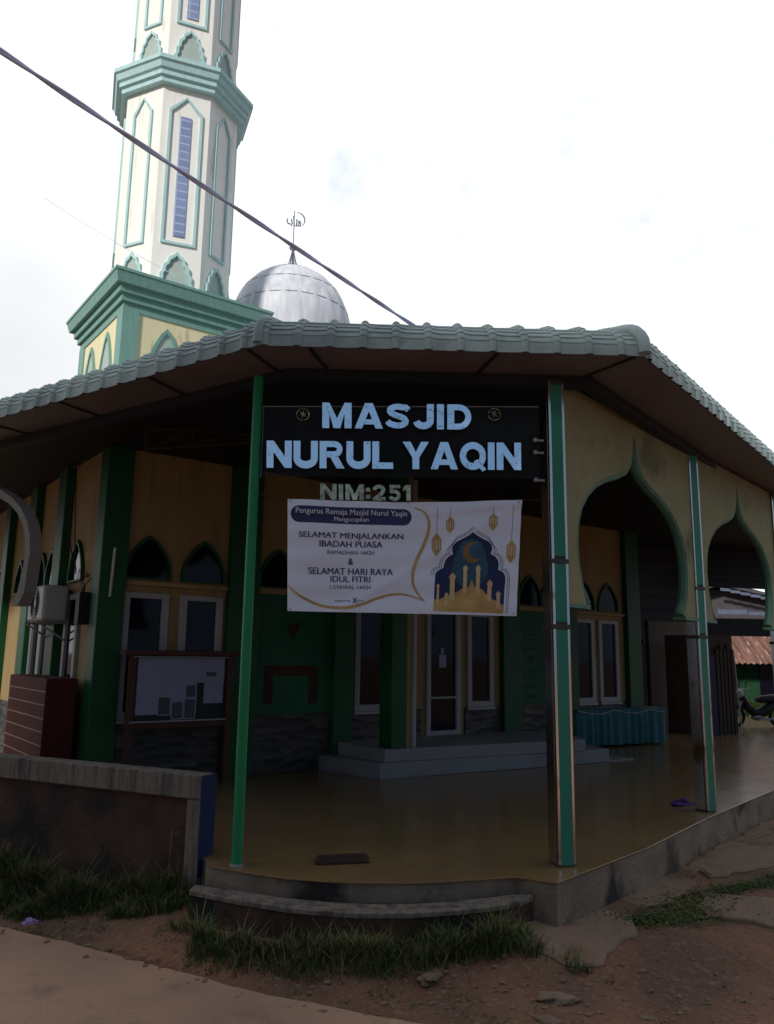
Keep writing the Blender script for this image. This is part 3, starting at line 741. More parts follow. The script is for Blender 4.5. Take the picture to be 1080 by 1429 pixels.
# hole in ground under road handled by lowering
road_edge = [(-14, 11.0), (-9, 9.2), (-5.0, 7.35), (-3.6, 6.72), (-2.82, 6.29), (-2.1, 5.92), (-1.34, 5.53), (-.95, 5.30), (-.55, 5.12), (-.15, 4.95), (.24, 4.79), (.7, 4.62), (1.3, 4.35), (2.2, 4.0), (3.6, 3.5), (8, 2.2), (20, -1)]
def redge(x):
    for (x0, y0), (x1, y1) in zip(road_edge, road_edge[1:]):
        if x0 <= x <= x1: return y0 + (y1 - y0) * (x - x0) / (x1 - x0)
    return road_edge[0][1] if x < -14 else -1
vs = []
for y in ys:
    for x in xs:
        near = abs(x) < 10 and -3 < y < 14
        z = gh(x, y)
        if near:
            z += .035 * noise.noise(V((x * .9, y * .9, 0))) + .018 * noise.noise(V((x * 3.1, y * 3.1, 2))) + .007 * noise.noise(V((x * 11, y * 11, 5)))
        if -14 < x < 20 and y < redge(x) - .05 and y > -6: z = -.50
        if -10 < x < 13 and y > 6.5 and x < 12 and y > 8.5 and y < 23 and z > -.2: z = -.3
        vs.append((x, y, z))
nx = len(xs); fs = [(j * nx + i, j * nx + i + 1, (j + 1) * nx + i + 1, (j + 1) * nx + i) for j in range(len(ys) - 1) for i in range(nx - 1)]
tag(MB().add(vs, fs).build('ground', M['earth'], None, smooth=True, fixn=False), kind='structure')
# road as gridded sheet with a ragged edge
vs = []; fs = []; X = []
x = -14
while x < 20: X.append(x); x += .05 if -4 < x < 4 else .4
RO = [0, .03, .1, .3, .7, 1.2, 2, 3.2, 5, 8, 11]
for x in X:
    y0 = redge(x) + .05 * noise.noise(V((x * 2.3, 1, 0))) + .025 * noise.noise(V((x * 8, 4, 0)))
    for j, d in enumerate(RO):
        z = -.398 + .012 * noise.noise(V((x * .8, (y0 - d) * .8, 0)))
        if j == 0: z = -.46
        vs.append((x + (0 if -4 < x < 4 else 0), y0 - d, z))
n = len(RO); fs = [(i * n + j, i * n + j + 1, (i + 1) * n + j + 1, (i + 1) * n + j) for i in range(len(X) - 1) for j in range(n - 1)]
tag(MB().add(vs, fs).build('road', M['road'], None, smooth=True), kind='structure')
# broken concrete apron slabs
def ragged(poly, amp=.06, step=.045, seed=0):
    out = []
    for i, (x0, y0) in enumerate(poly):
        x1, y1 = poly[(i + 1) % len(poly)]; L_ = math.hypot(x1 - x0, y1 - y0); k = max(1, int(L_ / step))
        for j in range(k):
            t = j / k; px, py = x0 + (x1 - x0) * t, y0 + (y1 - y0) * t
            out.append((px + amp * noise.noise(V((px * 5, py * 5, seed))) * 1.6, py + amp * noise.noise(V((px * 5, py * 5, seed + 9))) * 1.6 + .02 * noise.noise(V((px * 19, py * 19, seed)))))
    return out
def slab(poly, z, th, seed, name='concrete_apron'):
    pl_ = ragged(poly, seed=seed); n = len(pl_); cx = sum(p[0] for p in pl_) / n; cy = sum(p[1] for p in pl_) / n
    vs = []
    rings = [(1, z - th), (1, z - .012), (.985, z), (.8, z), (.55, z), (.3, z)]
    for s_, zz in rings:
        for x, y in pl_:
            X_, Y_ = cx + (x - cx) * s_, cy + (y - cy) * s_
            g_ = gh(X_, Y_) + .035 * noise.noise(V((X_ * .9, Y_ * .9, 0))) + .012 * noise.noise(V((X_ * 3.1, Y_ * 3.1, 2)))
            vs.append((X_, Y_, g_ + .026 + (zz - z) + .008 * noise.noise(V((X_ * 4, Y_ * 4, 3)))))
    fs = [(k * n + i, k * n + (i + 1) % n, (k + 1) * n + (i + 1) % n, (k + 1) * n + i) for k in range(len(rings) - 1) for i in range(n)]
    fs.append(tuple(range(5 * n, 6 * n)))
    return tag(MB().add(vs, fs).build(name, M['conc2'], None), kind='structure')
slab([(.75, 6.0), (1.0, 5.66), (1.35, 5.60), (1.62, 5.84), (1.80, 6.12), (1.72, 6.36), (2.0, 6.62), (2.50, 6.9), (3.0, 7.9), (2.6, 7.7), (1.5, 6.45), (1.24, 6.16), (1.05, 6.2)], -.325, .14, 1)
slab([(2.46, 6.44), (2.92, 6.22), (4.4, 6.6), (4.4, 7.1), (3.2, 6.93), (2.63, 7.02)], -.325, .16, 2)
slab([(2.95, 7.55), (3.6, 7.85), (4.6, 8.6), (6.6, 10.2), (7.4, 13.2), (5.0, 10.4), (3.4, 8.55), (2.85, 7.8)], -.300, .16, 3)
# ------------------------------------------------------------------ low wall
W0 = V((-1.45, 6.60, 0)); wd = V((-.903, .43, 0)).normalized(); wb = V((.43, .903, 0)).normalized()
lw = empty('low_wall', W0 + Z * -.4, 'low weathered concrete wall with dark panel and blue painted end beside grassy verge', 'wall')
def lwb(s0, s1, o0, o1, z0, z1, name, mt, par=lw, **k):
    p = [W0 + wd * s0 + wb * o0, W0 + wd * s1 + wb * o0, W0 + wd * s1 + wb * o1, W0 + wd * s0 + wb * o1]
    return MB().hexa([q + Z * z0 for q in p], [q + Z * z1 for q in p]).build(name, mt, par, **k)
lwb(.14, 6.5, .03, .14, -.6, .47, 'wall_panel', M['brickwall'])
lwb(0, .14, 0, .17, -.6, .44, 'end_pillar', M['coping'], bevel=.01)
lwb(0, 6.5, -.006, .176, .44, .63, 'coping', M['coping'], bevel=.012)
lwb(-.012, -.001, -.004, .178, -.14, .625, 'blue_end_face', M['blue'])

# ------------------------------------------------------------------ sign
S0 = V((-1.115, 6.441, 0)); sd = V((2.518, .12, 0)).normalized(); sn = V((sd.y, -sd.x, 0))
def SG(s, z, o=0): return S0 + sd * s + sn * o + Z * z
sign = empty('mosque_sign', SG(1.2, 3.0), 'mosque name sign of mirror letters hung between the front posts', 'sign')
def text_geo(txt, bold=0, res=4):
    cu = bpy.data.curves.new('t', 'FONT'); cu.body = txt; cu.offset = bold; cu.resolution_u = res; cu.fill_mode = 'FRONT' if hasattr(cu, 'fill_mode') else cu.fill_mode
    ob = bpy.data.objects.new('t', cu); COL.objects.link(ob); bpy.context.view_layer.update()
    dg = bpy.context.evaluated_depsgraph_get(); me = ob.evaluated_get(dg).to_mesh()
    vs = [v.co.copy() for v in me.vertices]; fs = [tuple(p.vertices) for p in me.polygons]; 
    ob.evaluated_get(dg).to_mesh_clear(); bpy.data.objects.remove(ob); bpy.data.curves.remove(cu)
    x0 = min(v.x for v in vs); x1 = max(v.x for v in vs); y0 = min(v.y for v in vs); y1 = max(v.y for v in vs)
    return [((v.x - x0) / (x1 - x0), (v.y - y0) / (y1 - y0)) for v in vs], fs
def extruded(pts2, fs, fn, th):
    """pts2 mapped by fn(u,v,o); thickness th"""
    m = MB(); n = len(pts2)
    front = [fn(u_, v_, th) for u_, v_ in pts2]; back = [fn(u_, v_, 0) for u_, v_ in pts2]
    cnt = {}
    for f in fs:
        for i in range(len(f)):
            e = (f[i], f[(i + 1) % len(f)]); cnt[e] = 1
    side = [(a, b, b + n, a + n) for (a, b) in cnt if (b, a) not in cnt]
    return m.add(front + back, list(fs) + [tuple(i + n for i in f[::-1]) for f in fs] + [(b, a, a + n, b + n) for (a, b, _, _) in side])
def quad_map(bl, br, tl, tr, off=.03):
    def fn(u_, v_, o): 
        s = (bl[0] * (1 - u_) + br[0] * u_) * (1 - v_) + (tl[0] * (1 - u_) + tr[0] * u_) * v_
        z = (bl[1] * (1 - u_) + br[1] * u_) * (1 - v_) + (tl[1] * (1 - u_) + tr[1] * u_) * v_
        return SG(s, z, off + o)
    return fn
# heavy block letters drawn on a 0..1 x 0..1 box as stroke polygons
def thick(path, w, n=None):
    """open polyline -> list of quads outline strip"""
    out = []
    L_ = []; R_ = []
    for i, p in enumerate(path):
        a = path[max(0, i - 1)]; b = path[min(len(path) - 1, i + 1)]
        dx, dy = b[0] - a[0], b[1] - a[1]; l = math.hypot(dx, dy) or 1; nx_, ny_ = -dy / l * w / 2, dx / l * w / 2
        L_.append((p[0] + nx_, p[1] + ny_)); R_.append((p[0] - nx_, p[1] - ny_))
    return L_, R_
def arcp(cx, cy, rx, ry, a0, a1, n=10): return [(cx + rx * math.cos(R(a0 + (a1 - a0) * i / n)), cy + ry * math.sin(R(a0 + (a1 - a0) * i / n))) for i in range(n + 1)]
B = .27
def glyph(ch):
    """returns (advance width, [polys]) height 1; polys as strips/convex lists"""
    P = []
    def rect(x0, y0, x1, y1): P.append([(x0, y0), (x1, y0), (x1, y1), (x0, y1)])
    def st(path, w=B):
        l, r = thick(path, w)
        for i in range(len(path) - 1): P.append([r[i], r[i + 1], l[i + 1], l[i]])
    if ch == 'M':
        w = 1.12; rect(0, 0, B, 1); rect(w - B, 0, w, 1); P.append([(B, 1), (w / 2, .38), (w / 2, 0), (w / 2 - .13, 0), (B, .58)]); P.append([(w - B, 1), (w - B, .58), (w / 2 + .13, 0), (w / 2, 0), (w / 2, .38)])
    elif ch == 'N': w = .98; rect(0, 0, B, 1); rect(w - B, 0, w, 1); P.append([(B, 1), (B, .58), (w - B, 0), (w - B, .42)])
    elif ch == 'A': w = 1.08; P.append([(0, 0), (.28, 0), (w / 2, .68), (w / 2, 1), (.39, 1)]); P.append([(w, 0), (w - .39, 1), (w / 2, 1), (w / 2, .68), (w - .28, 0)]); P.append([(.31, .16), (w - .31, .16), (w - .40, .36), (.40, .36)])
    elif ch == 'S':
        w = .90; st([(.86, .74), (.76, .85)] + arcp(.45, .71, .31, .165, 60, 180, 8) + arcp(.45, .56, .3, .0, 180, 181, 1)[:0] + [(.20, .62), (.34, .545), (.58, .47), (.70, .41)] + arcp(.45, .30, .31, .17, 0, -120, 8) + [(.14, .20), (.06, .30)], .235)
    elif ch == 'J': w = .82; rect(.82 - B, .34, .82, 1); st([(.82 - B / 2, .36)] + arcp(.415, .34, .27, .21, 0, -170, 10), B)
    elif ch == 'I': w = B + .01; rect(0, 0, B, 1)
    elif ch == 'D': w = .95; rect(0, 0, B, 1); st([(B - .02, .885), (.42, .885)] + arcp(.44, .5, .375, .385, 88, -88, 14) + [(.42, .115), (B - .02, .115)], .23)
    elif ch == 'U': w = .95; rect(0, .36, B, 1); rect(w - B, .36, w, 1); st([(B / 2, .37)] + arcp(w / 2, .36, w / 2 - B / 2, .24, 180, 360, 12) + [(w - B / 2, .37)], B)
    elif ch == 'R': w = .98; rect(0, 0, B, 1); st([(B - .02, .89), (.5, .89)] + arcp(.55, .70, .24, .19, 80, -80, 8) + [(.5, .51), (B - .02, .51)], .22); P.append([(.40, .44), (.66, .0), (w, 0), (.70, .46)])
    elif ch == 'L': w = .82; rect(0, 0, B, 1); rect(B, 0, w, .23)
    elif ch == 'Y': w = 1.04; rect(w / 2 - B / 2, 0, w / 2 + B / 2, .42); P.append([(0, 1), (w / 2 - B / 2, .42), (w / 2, .42), (w / 2, .62), (.31, 1)]); P.append([(w, 1), (w - .31, 1), (w / 2, .62), (w / 2, .42), (w / 2 + B / 2, .42)])
    elif ch == 'Q': w = 1.06; pts = arcp(w / 2, .5, .40, .385, 0, 360, 24); st(pts, .25); P.append([(.56, .30), (.72, .38), (1.06, .02), (.92, -.07)])
    elif ch == ':': w = .26; rect(0, .1, .25, .34); rect(0, .55, .25, .79)
    elif ch == '2': w = .80; st([(.12, .66)] + arcp(.40, .68, .27, .20, 170, -20, 10) + [(.56, .45), (.2, .14)], .23); rect(.02, 0, .8, .22)
    elif ch == '5': w = .80; rect(.12, .79, .76, 1); rect(.12, .48, .34, .80); st([(.2, .55), (.36, .60)] + arcp(.40, .34, .27, .24, 80, -160, 12), .22)
    elif ch == '1': w = .50; rect(.2, 0, .46, 1); P.append([(0, .62), (.2, .72), (.2, 1), (0, .84)])
    else: w = .55
    return w, P
def word(txt, fn, gap=.12, sp=.34):
    x = 0; items = []
    for ch in txt:
        if ch == ' ': x += sp - gap; continue
        w, P = glyph(ch); items.append((ch, x, w, P)); x += w + gap
    tot = x - gap; res = []
    for ch, x0, w, P in items:
        m = MB()
        for k, poly in enumerate(P):
            area = sum(poly[i][0] * poly[(i + 1) % len(poly)][1] - poly[(i + 1) % len(poly)][0] * poly[i][1] for i in range(len(poly)))
            if area < 0: poly = poly[::-1]
            n = len(poly); th = .022 + .0006 * (k % 3)
            fr = [fn((x0 + px) / tot, py, th) for px, py in poly]; bk = [fn((x0 + px) / tot, py, 0) for px, py in poly]
            m.hexa(bk, fr)
        res.append((ch, m))
    return res
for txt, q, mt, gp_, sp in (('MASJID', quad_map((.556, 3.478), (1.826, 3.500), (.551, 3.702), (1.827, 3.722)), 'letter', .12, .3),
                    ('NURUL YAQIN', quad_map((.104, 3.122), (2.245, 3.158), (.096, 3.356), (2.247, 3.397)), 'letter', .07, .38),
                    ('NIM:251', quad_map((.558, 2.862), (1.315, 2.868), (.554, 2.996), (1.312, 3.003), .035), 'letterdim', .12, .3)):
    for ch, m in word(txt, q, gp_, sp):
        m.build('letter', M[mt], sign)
m = MB(); p = [SG(.053, 3.06, -.004), SG(2.42, 3.10, -.004), SG(2.42, 3.735, -.004), SG(.053, 3.665, -.004)]
m.hexa(p, [q + sn * .008 for q in p]); m.build('acrylic_sheet', M['acrylic'], sign)
m = MB(); m.tube([SG(.05, 3.668), SG(2.42, 3.738)], .006, 6); m.tube([SG(.053, 3.05), SG(.053, 3.67)], .004, 6); m.build('hanging_frame', M['metal'], sign)
for sx, sz in ((.389, 3.604), (2.026, 3.653)):
    m = MB(); c = SG(sx, sz, .02)
    m.tube([c + sd * .052 * math.cos(2 * math.pi * k / 28) + Z * .052 * math.sin(2 * math.pi * k / 28) for k in range(28)], .006, 6, closed=True)
    for a in (20, 80, 140): m.tube([c - (sd * math.cos(R(a)) + Z * math.sin(R(a))) * .03, c + (sd * math.cos(R(a)) + Z * math.sin(R(a))) * .03], .004, 5)
    m.build('emblem_disc', M['letterdim'], sign)
m = MB()
for z in (3.43, 3.32, 3.08): 
    m.tube([SG(2.36, z, .02), SG(2.45, z, .02)], .012, 8); m.lathe([(.018, -.015), (.018, .015)], SG(2.375, z, .03), 10)
pieces(m, 'clamp', M['metal'], sign)

# ------------------------------------------------------------------ banner
BN = empty('banner', SG(1.25, 1.93, .03), 'white fasting greeting banner with gold ribbon and blue mosque picture tied under the name sign', 'banner')
TL, TR_, BL, BR_ = (.289, 2.861), (2.245, 2.896), (.322, 1.941), (2.193, 1.932)
def bwarp(a, b):
    """fold depth; a 0..1 across, b 0..1 down"""
    w = .014 * math.sin(a * 9 + b * 2.5) + .010 * math.sin(a * 14 + 2 * b + 1) * (.4 + b) + .007 * math.sin(a * 23 - b * 5) * (1 - b) + .004 * math.sin(b * 26 + a * 3)
    t = (a - .62); w += .018 * math.exp(-((b - .10 + .22 * max(0, t)) / .045) ** 2) * (1 if t > 0 else .4)
    w += .012 * math.exp(-((b * 1.0 - (1 - a) * 1.25 - .02) / .05) ** 2)
    return w
def BM(a, b, o=0):
    sag = .018 * math.sin(math.pi * a) * (1 - b)
    s = (TL[0] * (1 - a) + TR_[0] * a) * (1 - b) + (BL[0] * (1 - a) + BR_[0] * a) * b
    z = (TL[1] * (1 - a) + TR_[1] * a) * (1 - b) + (BL[1] * (1 - a) + BR_[1] * a) * b - sag
    return SG(s, z, .045 + bwarp(a, b) + o)
def BX(x, y, o=0):   # coordinates of the sketch grid used for the print (0..999, 0..489)
    return BM((x - 39) / 990., (y - 50 - (x - 39) * .008) / 491., o)
def B8(x, y, o=0): return BX(((x / 6.75 + 580) - 390) * 3.086, ((y / 6.75 + 700) - 680) * 3.086, o)
nx_, ny_ = 90, 50
vs = [BM(i / nx_, j / ny_) for j in range(ny_ + 1) for i in range(nx_ + 1)]
fs = [(j * (nx_ + 1) + i, j * (nx_ + 1) + i + 1, (j + 1) * (nx_ + 1) + i + 1, (j + 1) * (nx_ + 1) + i) for j in range(ny_) for i in range(nx_)]
back = [v - sn * .002 for v in vs]; k_ = len(vs)
bs = MB().add(vs + back, fs + [tuple(i + k_ for i in f[::-1]) for f in fs]).build('banner_sheet', M['banner'], BN, smooth=True, fixn=False)
def flat(polys, fn, off, name, mt, par=BN, sub=12):
    bm = bmesh.new()
    for poly in polys:
        vv = [bm.verts.new((x, y, 0)) for x, y in poly]
        try: bm.faces.new(vv)
        except Exception: pass
    bmesh.ops.triangulate(bm, faces=bm.faces)
    for _ in range(6):
        ed = [e_ for e_ in bm.edges if e_.calc_length() > sub]
        if not ed: break
        bmesh.ops.subdivide_edges(bm, edges=ed, cuts=1); bmesh.ops.triangulate(bm, faces=bm.faces)
    vs = [fn(v.co.x, v.co.y, off) for v in bm.verts]; bm.verts.index_update(); fs = [tuple(v.index for v in f.verts) for f in bm.faces]; bm.free()
    # face towards the street
    out = []
    for f in fs:
        n_ = (vs[f[1]] - vs[f[0]]).cross(vs[f[2]] - vs[f[0]]); out.append(f if n_.dot(sn) > 0 else f[::-1])
    return MB().add(vs, out).build(name, mt, par, smooth=True, fixn=False)
def rrect(x0, y0, x1, y1, r, sh=0):
    pts = []
    for cx, cy, a in ((x1 - r, y1 - r, 0), (x0 + r, y1 - r, 90), (x0 + r, y0 + r, 180), (x1 - r, y0 + r, 270)):
        pts += [(cx + r * math.cos(R(a + k * 15)), cy + r * math.sin(R(a + k * 15))) for k in range(7)]
    return [(x, y + (x - x0) * sh) for x, y in pts]
flat([rrect(52, 78, 562, 152, 36, .015)], BX, .002, 'name_capsule', M['navy'])
def btext(txt, x0, y0, x1, y1, mt, bold=.0, par=BN, off=.004, sh=.0):
    p2, fs = text_geo(txt, 0)
    m = MB()
    for q, dx_ in enumerate((0,) if bold < .005 else (-bold * 45, 0, bold * 45)):
        m.add([BX(x0 + (x1 - x0) * a + dx_, y1 + (y0 - y1) * b + (x1 - x0) * a * sh, off + q * .0003) for a, b in p2], fs)
    return m.build('lettering', mt, par, fixn=False)
btext('Pengurus Remaja Masjid Nurul Yaqin', 74, 88, 542, 120, M['white_print'], .006, sh=.012)
btext('Mengucapkan', 234, 124, 380, 150, M['white_print'], .006)
btext('SELAMAT MENJALANKAN', 87, 194, 528, 226, M['navy'], .014, sh=.006)
btext('IBADAH PUASA', 174, 231, 440, 258, M['navy'], .014, sh=.004)
btext('RAMADHAN 1442H', 207, 273, 406, 291, M['navy'], .0)
btext('&', 296, 308, 316, 336, M['navy'], .02)
btext('SELAMAT HARI RAYA', 127, 350, 486, 379, M['navy'], .014, sh=.006)
btext('IDUL FITRI', 221, 386, 390, 412, M['navy'], .014, sh=.004)
btext('1 SYAWAL 1442H', 219, 426, 392, 443, M['navy'], .0)
btext('support by', 240, 487, 308, 500, M['navy'], .0)
btext('X', 316, 480, 334, 502, M['navy'], .02)
btext('print', 336, 487, 362, 500, M['navy'], .0)
# gold ribbon
def ribbon(pts, w0, w1):
    L_, R_ = [], []
    n = len(pts)
    for i, p in enumerate(pts):
        a = pts[max(0, i - 1)]; b = pts[min(n - 1, i + 1)]; dx, dy = b[0] - a[0], b[1] - a[1]; l = math.hypot(dx, dy)
        w = (w0 + (w1 - w0) * math.sin(math.pi * i / (n - 1))) / 2; L_.append((p[0] - dy / l * w, p[1] + dx / l * w)); R_.append((p[0] + dy / l * w, p[1] - dx / l * w))
    return [[L_[i], L_[i + 1], R_[i + 1], R_[i]] for i in range(n - 1)]
def cr(pts, k=8):
    out = []
    for i in range(len(pts) - 1):
        p0, p1, p2, p3 = pts[max(0, i - 1)], pts[i], pts[i + 1], pts[min(len(pts) - 1, i + 2)]
        for j in range(k):
            t = j / k
            out.append(tuple(.5 * (2 * p1[c] + (p2[c] - p0[c]) * t + (2 * p0[c] - 5 * p1[c] + 4 * p2[c] - p3[c]) * t * t + (3 * p1[c] - p0[c] - 3 * p2[c] + p3[c]) * t ** 3) for c in (0, 1)))
    return out + [pts[-1]]
flat(ribbon(cr([(572, 80), (612, 98), (634, 135), (634, 190), (615, 250), (588, 310), (573, 365), (575, 420), (600, 465), (625, 492)]), 4, 15) +
     ribbon(cr([(618, 488), (560, 468), (500, 462), (430, 478), (350, 510), (270, 524), (180, 515), (100, 480), (60, 450), (42, 430)]), 4, 13), BX, .0025, 'gold_ribbon', M['gold'])
# arch print
def arch8(g=0):
    r_ = [(520, 285 - g * 1.3), (560, 318 - g), (620, 350 - g), (670, 375 - g), (700, 410 - g * .6), (706 + g, 450), (692 + g, 495), (735 + g * .6, 515 - g * .7), (765 + g, 550 - g * .4), (778 + g, 600), (770 + g, 640), (815 + g * .6, 660 - g * .7), (838 + g, 690 - g * .4), (845 + g, 720)]
    l_ = [(480, 318 - g), (420, 350 - g), (370, 375 - g), (335, 410 - g * .6), (326 - g, 450), (338 - g, 495), (300 - g * .6, 515 - g * .7), (270 - g, 550 - g * .4), (256 - g, 600), (256 - g, 622), (215 - g * .6, 640 - g * .7), (190 - g, 660 - g * .4), (178 - g, 690)]
    return l_[::-1] + r_
la = arch8(0)
flat([[(170, 1030)] + la + [(838, 1045)]], B8, .002, 'night_arch_print', M['navydeep'], sub=60)
blob = [(505 + 165 * math.cos(R(a)) * (1 + .1 * math.sin(R(a * 3))), 590 + 240 * math.sin(R(a))) for a in range(0, 360, 15)]
flat([blob], B8, .0024, 'teal_glow_print', M['tealprint'], sub=60)
for g in (22, 40):
    path = [(175 - g, 1030)][:0] + arch8(g) + [(845 + g, 800), (840 + g, 1045)]
    flat(ribbon(path, 5, 5), B8, .002, 'arch_outline_print', M['navy'], sub=60)
outer = [(545 + 0, 385)]
cres = arcp(530, 475, 100, 100, 72, 330, 16); cres = [(530 + 102 * math.cos(R(a)), 475 + 102 * math.sin(R(a))) for a in range(-285, -20, 12)]
def crescent(cx, cy, r, cx2, cy2, r2):
    o_ = [(cx + r * math.cos(R(a)), cy + r * math.sin(R(a))) for a in range(35, 296, 9)]
    i_ = [(cx2 + r2 * math.cos(R(a)), cy2 + r2 * math.sin(R(a))) for a in range(295, 34, -9)]
    return [[o_[k], o_[k + 1], i_[-k - 2], i_[-k - 1]] for k in range(len(o_) - 1)]
flat(crescent(528, 478, 100, 566, 466, 78), B8, .003, 'crescent_print', M['tealprint' if False else 'golddark'], sub=40)
# skyline
def tower(x, w, ytop, ybase): return [[(x - w / 2, ytop), (x + w / 2, ytop), (x + w / 2, ybase), (x - w / 2, ybase)], [(x - w * .7, ytop), (x - w * .66, ytop - w * .55), (x - w * .2, ytop - w * 1.0), (x, ytop - w * 1.35), (x + w * .2, ytop - w * 1.0), (x + w * .66, ytop - w * .55), (x + w * .7, ytop)]]
tw = []
for a in ((208, 22, 800, 950), (288, 26, 885, 970), (340, 44, 725, 920), (458, 34, 640, 860), (580, 36, 640, 860), (695, 40, 785, 930), (783, 34, 880, 1000)): tw += tower(*a)
flat([[(172, 1030), (172, 915), (210, 930), (245, 910), (270, 950), (310, 950), (330, 870), (390, 850), (430, 820), (455, 830), (500, 800), (522, 735), (545, 800), (590, 850), (625, 825), (665, 870), (700, 900), (730, 950), (760, 985), (838, 970), (836, 1045)]], B8, .0028, 'city_print', M['gold'], sub=60)
flat(tw, B8, .0034, 'tower_print', M['goldlight'], sub=60)
# lanterns
for (x, yt, y0, y1, w) in ((183, 30, 285, 515, 92), (306, 30, 130, 292, 78), (704, 20, 110, 272, 84), (888, 35, 360, 578, 92)):
    h = y1 - y0; P_ = [[(x - w * .5, y0 + h * .28), (x - w * .22, y0 + h * .12), (x, y0), (x + w * .22, y0 + h * .12), (x + w * .5, y0 + h * .28)],
        [(x - w * .46, y0 + h * .72), (x + w * .46, y0 + h * .72), (x + w * .2, y0 + h * .9), (x, y1), (x - w * .2, y0 + h * .9)]]
    flat(P_, B8, .003, 'lantern_print', M['gold'], sub=60)
    flat([[(x - w * .44, y0 + h * .28), (x + w * .44, y0 + h * .28), (x + w * .42, y0 + h * .72), (x - w * .42, y0 + h * .72)]], B8, .0024, 'lantern_print', M['goldlight'], sub=60)
    bars = [[(x + w * k - 3, y0 + h * .26), (x + w * k + 3, y0 + h * .26), (x + w * k * .95 + 3, y0 + h * .74), (x + w * k * .95 - 3, y0 + h * .74)] for k in (-.44, -.16, .16, .44)]
    flat(bars, B8, .0034, 'lantern_print', M['golddark'], sub=60)
    flat([[(x - 2.0, yt), (x + 2.0, yt), (x + 2.0, y0), (x - 2.0, y0)]], B8, .002, 'lantern_thread_print', M['thread'], sub=60)
m = MB(); m.tube([BM(0, 0), SG(.06, 2.90, .02)], .005, 5); m.tube([BM(1, 0), SG(2.42, 2.91, .02)], .005, 5); pieces(m, 'tie_string', M['redpaint'], BN)
m = MB()
for a, b in ((.012, .985), (.985, .98), (.012, .02), (.985, .02)): m.lathe([(.008, 0), (.008, .003)], BM(a, b, .003), 10)
pieces(m, 'eyelet', M['dark'], BN)

# ------------------------------------------------------------------ notice board
nb0 = A(0, .4); 
def NB(s, o=0, z=0): return A(s, .4 + o, z + .0)
import_s = -4.93
nb = empty('notice_board', NB(-4.62, 0, 0), 'dark red framed notice board with pale sheets and photo posters before the corner windows', 'notice board')
def nbx(s0, s1, o0, o1, z0, z1, name, mt, par=nb, **k):
    p = [NB(s0, o0), NB(s1, o0), NB(s1, o1), NB(s0, o1)]; return MB().hexa([q + Z * z0 for q in p], [q + Z * z1 for q in p]).build(name, mt, par, **k)
sa, sb = -5.28, -3.97
m = MB()
for s in (sa + .03, sb - .03): p = [NB(s - .035, .04), NB(s + .035, .04), NB(s + .035, -.04), NB(s - .035, -.04)]; m.hexa(p, [q + Z * 1.6 for q in p])
pieces(m, 'leg', M['wood'], nb)
nbx(sa, sb, .03, -.03, .70, .78, 'bottom_rail', M['wood'], bevel=.005)
nbx(sa - .1, sb + .06, .10, -.10, 1.56, 1.62, 'board_roof', M['wood'], bevel=.008)
nbx(sa + .06, sb - .06, .0, -.02, .78, 1.56, 'backing_board', M['boardgreen'])
nbx(sa + .03, sb - .06, .045, .031, .775, .79, 'glass_track', M['white'])
nbx(sa + .03, sb - .06, .045, .031, 1.535, 1.55, 'glass_track', M['white'])
nbx(sa + .10, sa + .86, .008, .001, .86, 1.53, 'notice_sheet', M['paper'])
nbx(sa + .86, sb - .09, .008, .001, 1.23, 1.53, 'notice_sheet', M['paper'])
nbx(sb - .36, sb - .10, .012, .0085, .98, 1.24, 'notice_sheet', M['paper'])
for s0, z0, s1, z1 in ((sa + .38, .86, sa + .52, 1.06), (sa + .55, .81, sa + .68, 1.0), (sa + .71, .81, sa + .84, 1.03), (sa + .72, 1.06, sa + .84, 1.20)):
    o = nbx(s0 - .012, s1 + .012, .012, .0085, z0 - .012, z1 + .012, 'poster', M['paper'])
    nbx(s0, s1, .0135, .0122, z0, z1, 'poster_photo', M['paperink'], o)
nbx(sb - .34, sb - .2, .0135, .0125, 1.31, 1.36, 'notice_mark', M['paperink'])

# ------------------------------------------------------------------ air conditioner
ac = empty('air_conditioner', LW(2.0, .3, 1.95), 'off-white outdoor air conditioning unit on a bracket high on the left wall', 'air conditioner')
def acb(s0, s1, o0, o1, z0, z1, name, mt, par=ac, **k):
    p = [LW(s0, o0), LW(s1, o0), LW(s1, o1), LW(s0, o1)]; return MB().hexa([q + Z * z0 for q in p], [q + Z * z1 for q in p]).build(name, mt, par, **k)
acb(1.12, 1.92, .06, .38, 1.98, 2.45, 'casing', M['acwhite'], bevel=.035)
fc_ = LW(1.52, .385, 2.22); m = MB()
for r_ in (.08, .12, .16, .2): m.tube([fc_ + W * r_ * math.cos(2 * math.pi * k / 28) + Z * r_ * math.sin(2 * math.pi * k / 28) for k in range(28)], .006, 5, closed=True)
m.build('fan_grille', M['dark'], ac)
m = MB()
for s in (1.2, 1.85):
    m.tube([LW(s, .0, 1.96), LW(s, .42, 1.96)], .016, 6); m.tube([LW(s, .0, 1.70), LW(s, .40, 1.96)], .014, 6)
pieces(m, 'bracket', M['white'], ac)
m = MB(); m.tube([LW(1.5, .2, 2.1), LW(1.35, .12, 2.0), LW(1.3, .05, 2.1), LW(1.3, .02, 2.3)], .014, 6); m.build('hose', M['dark'], ac)

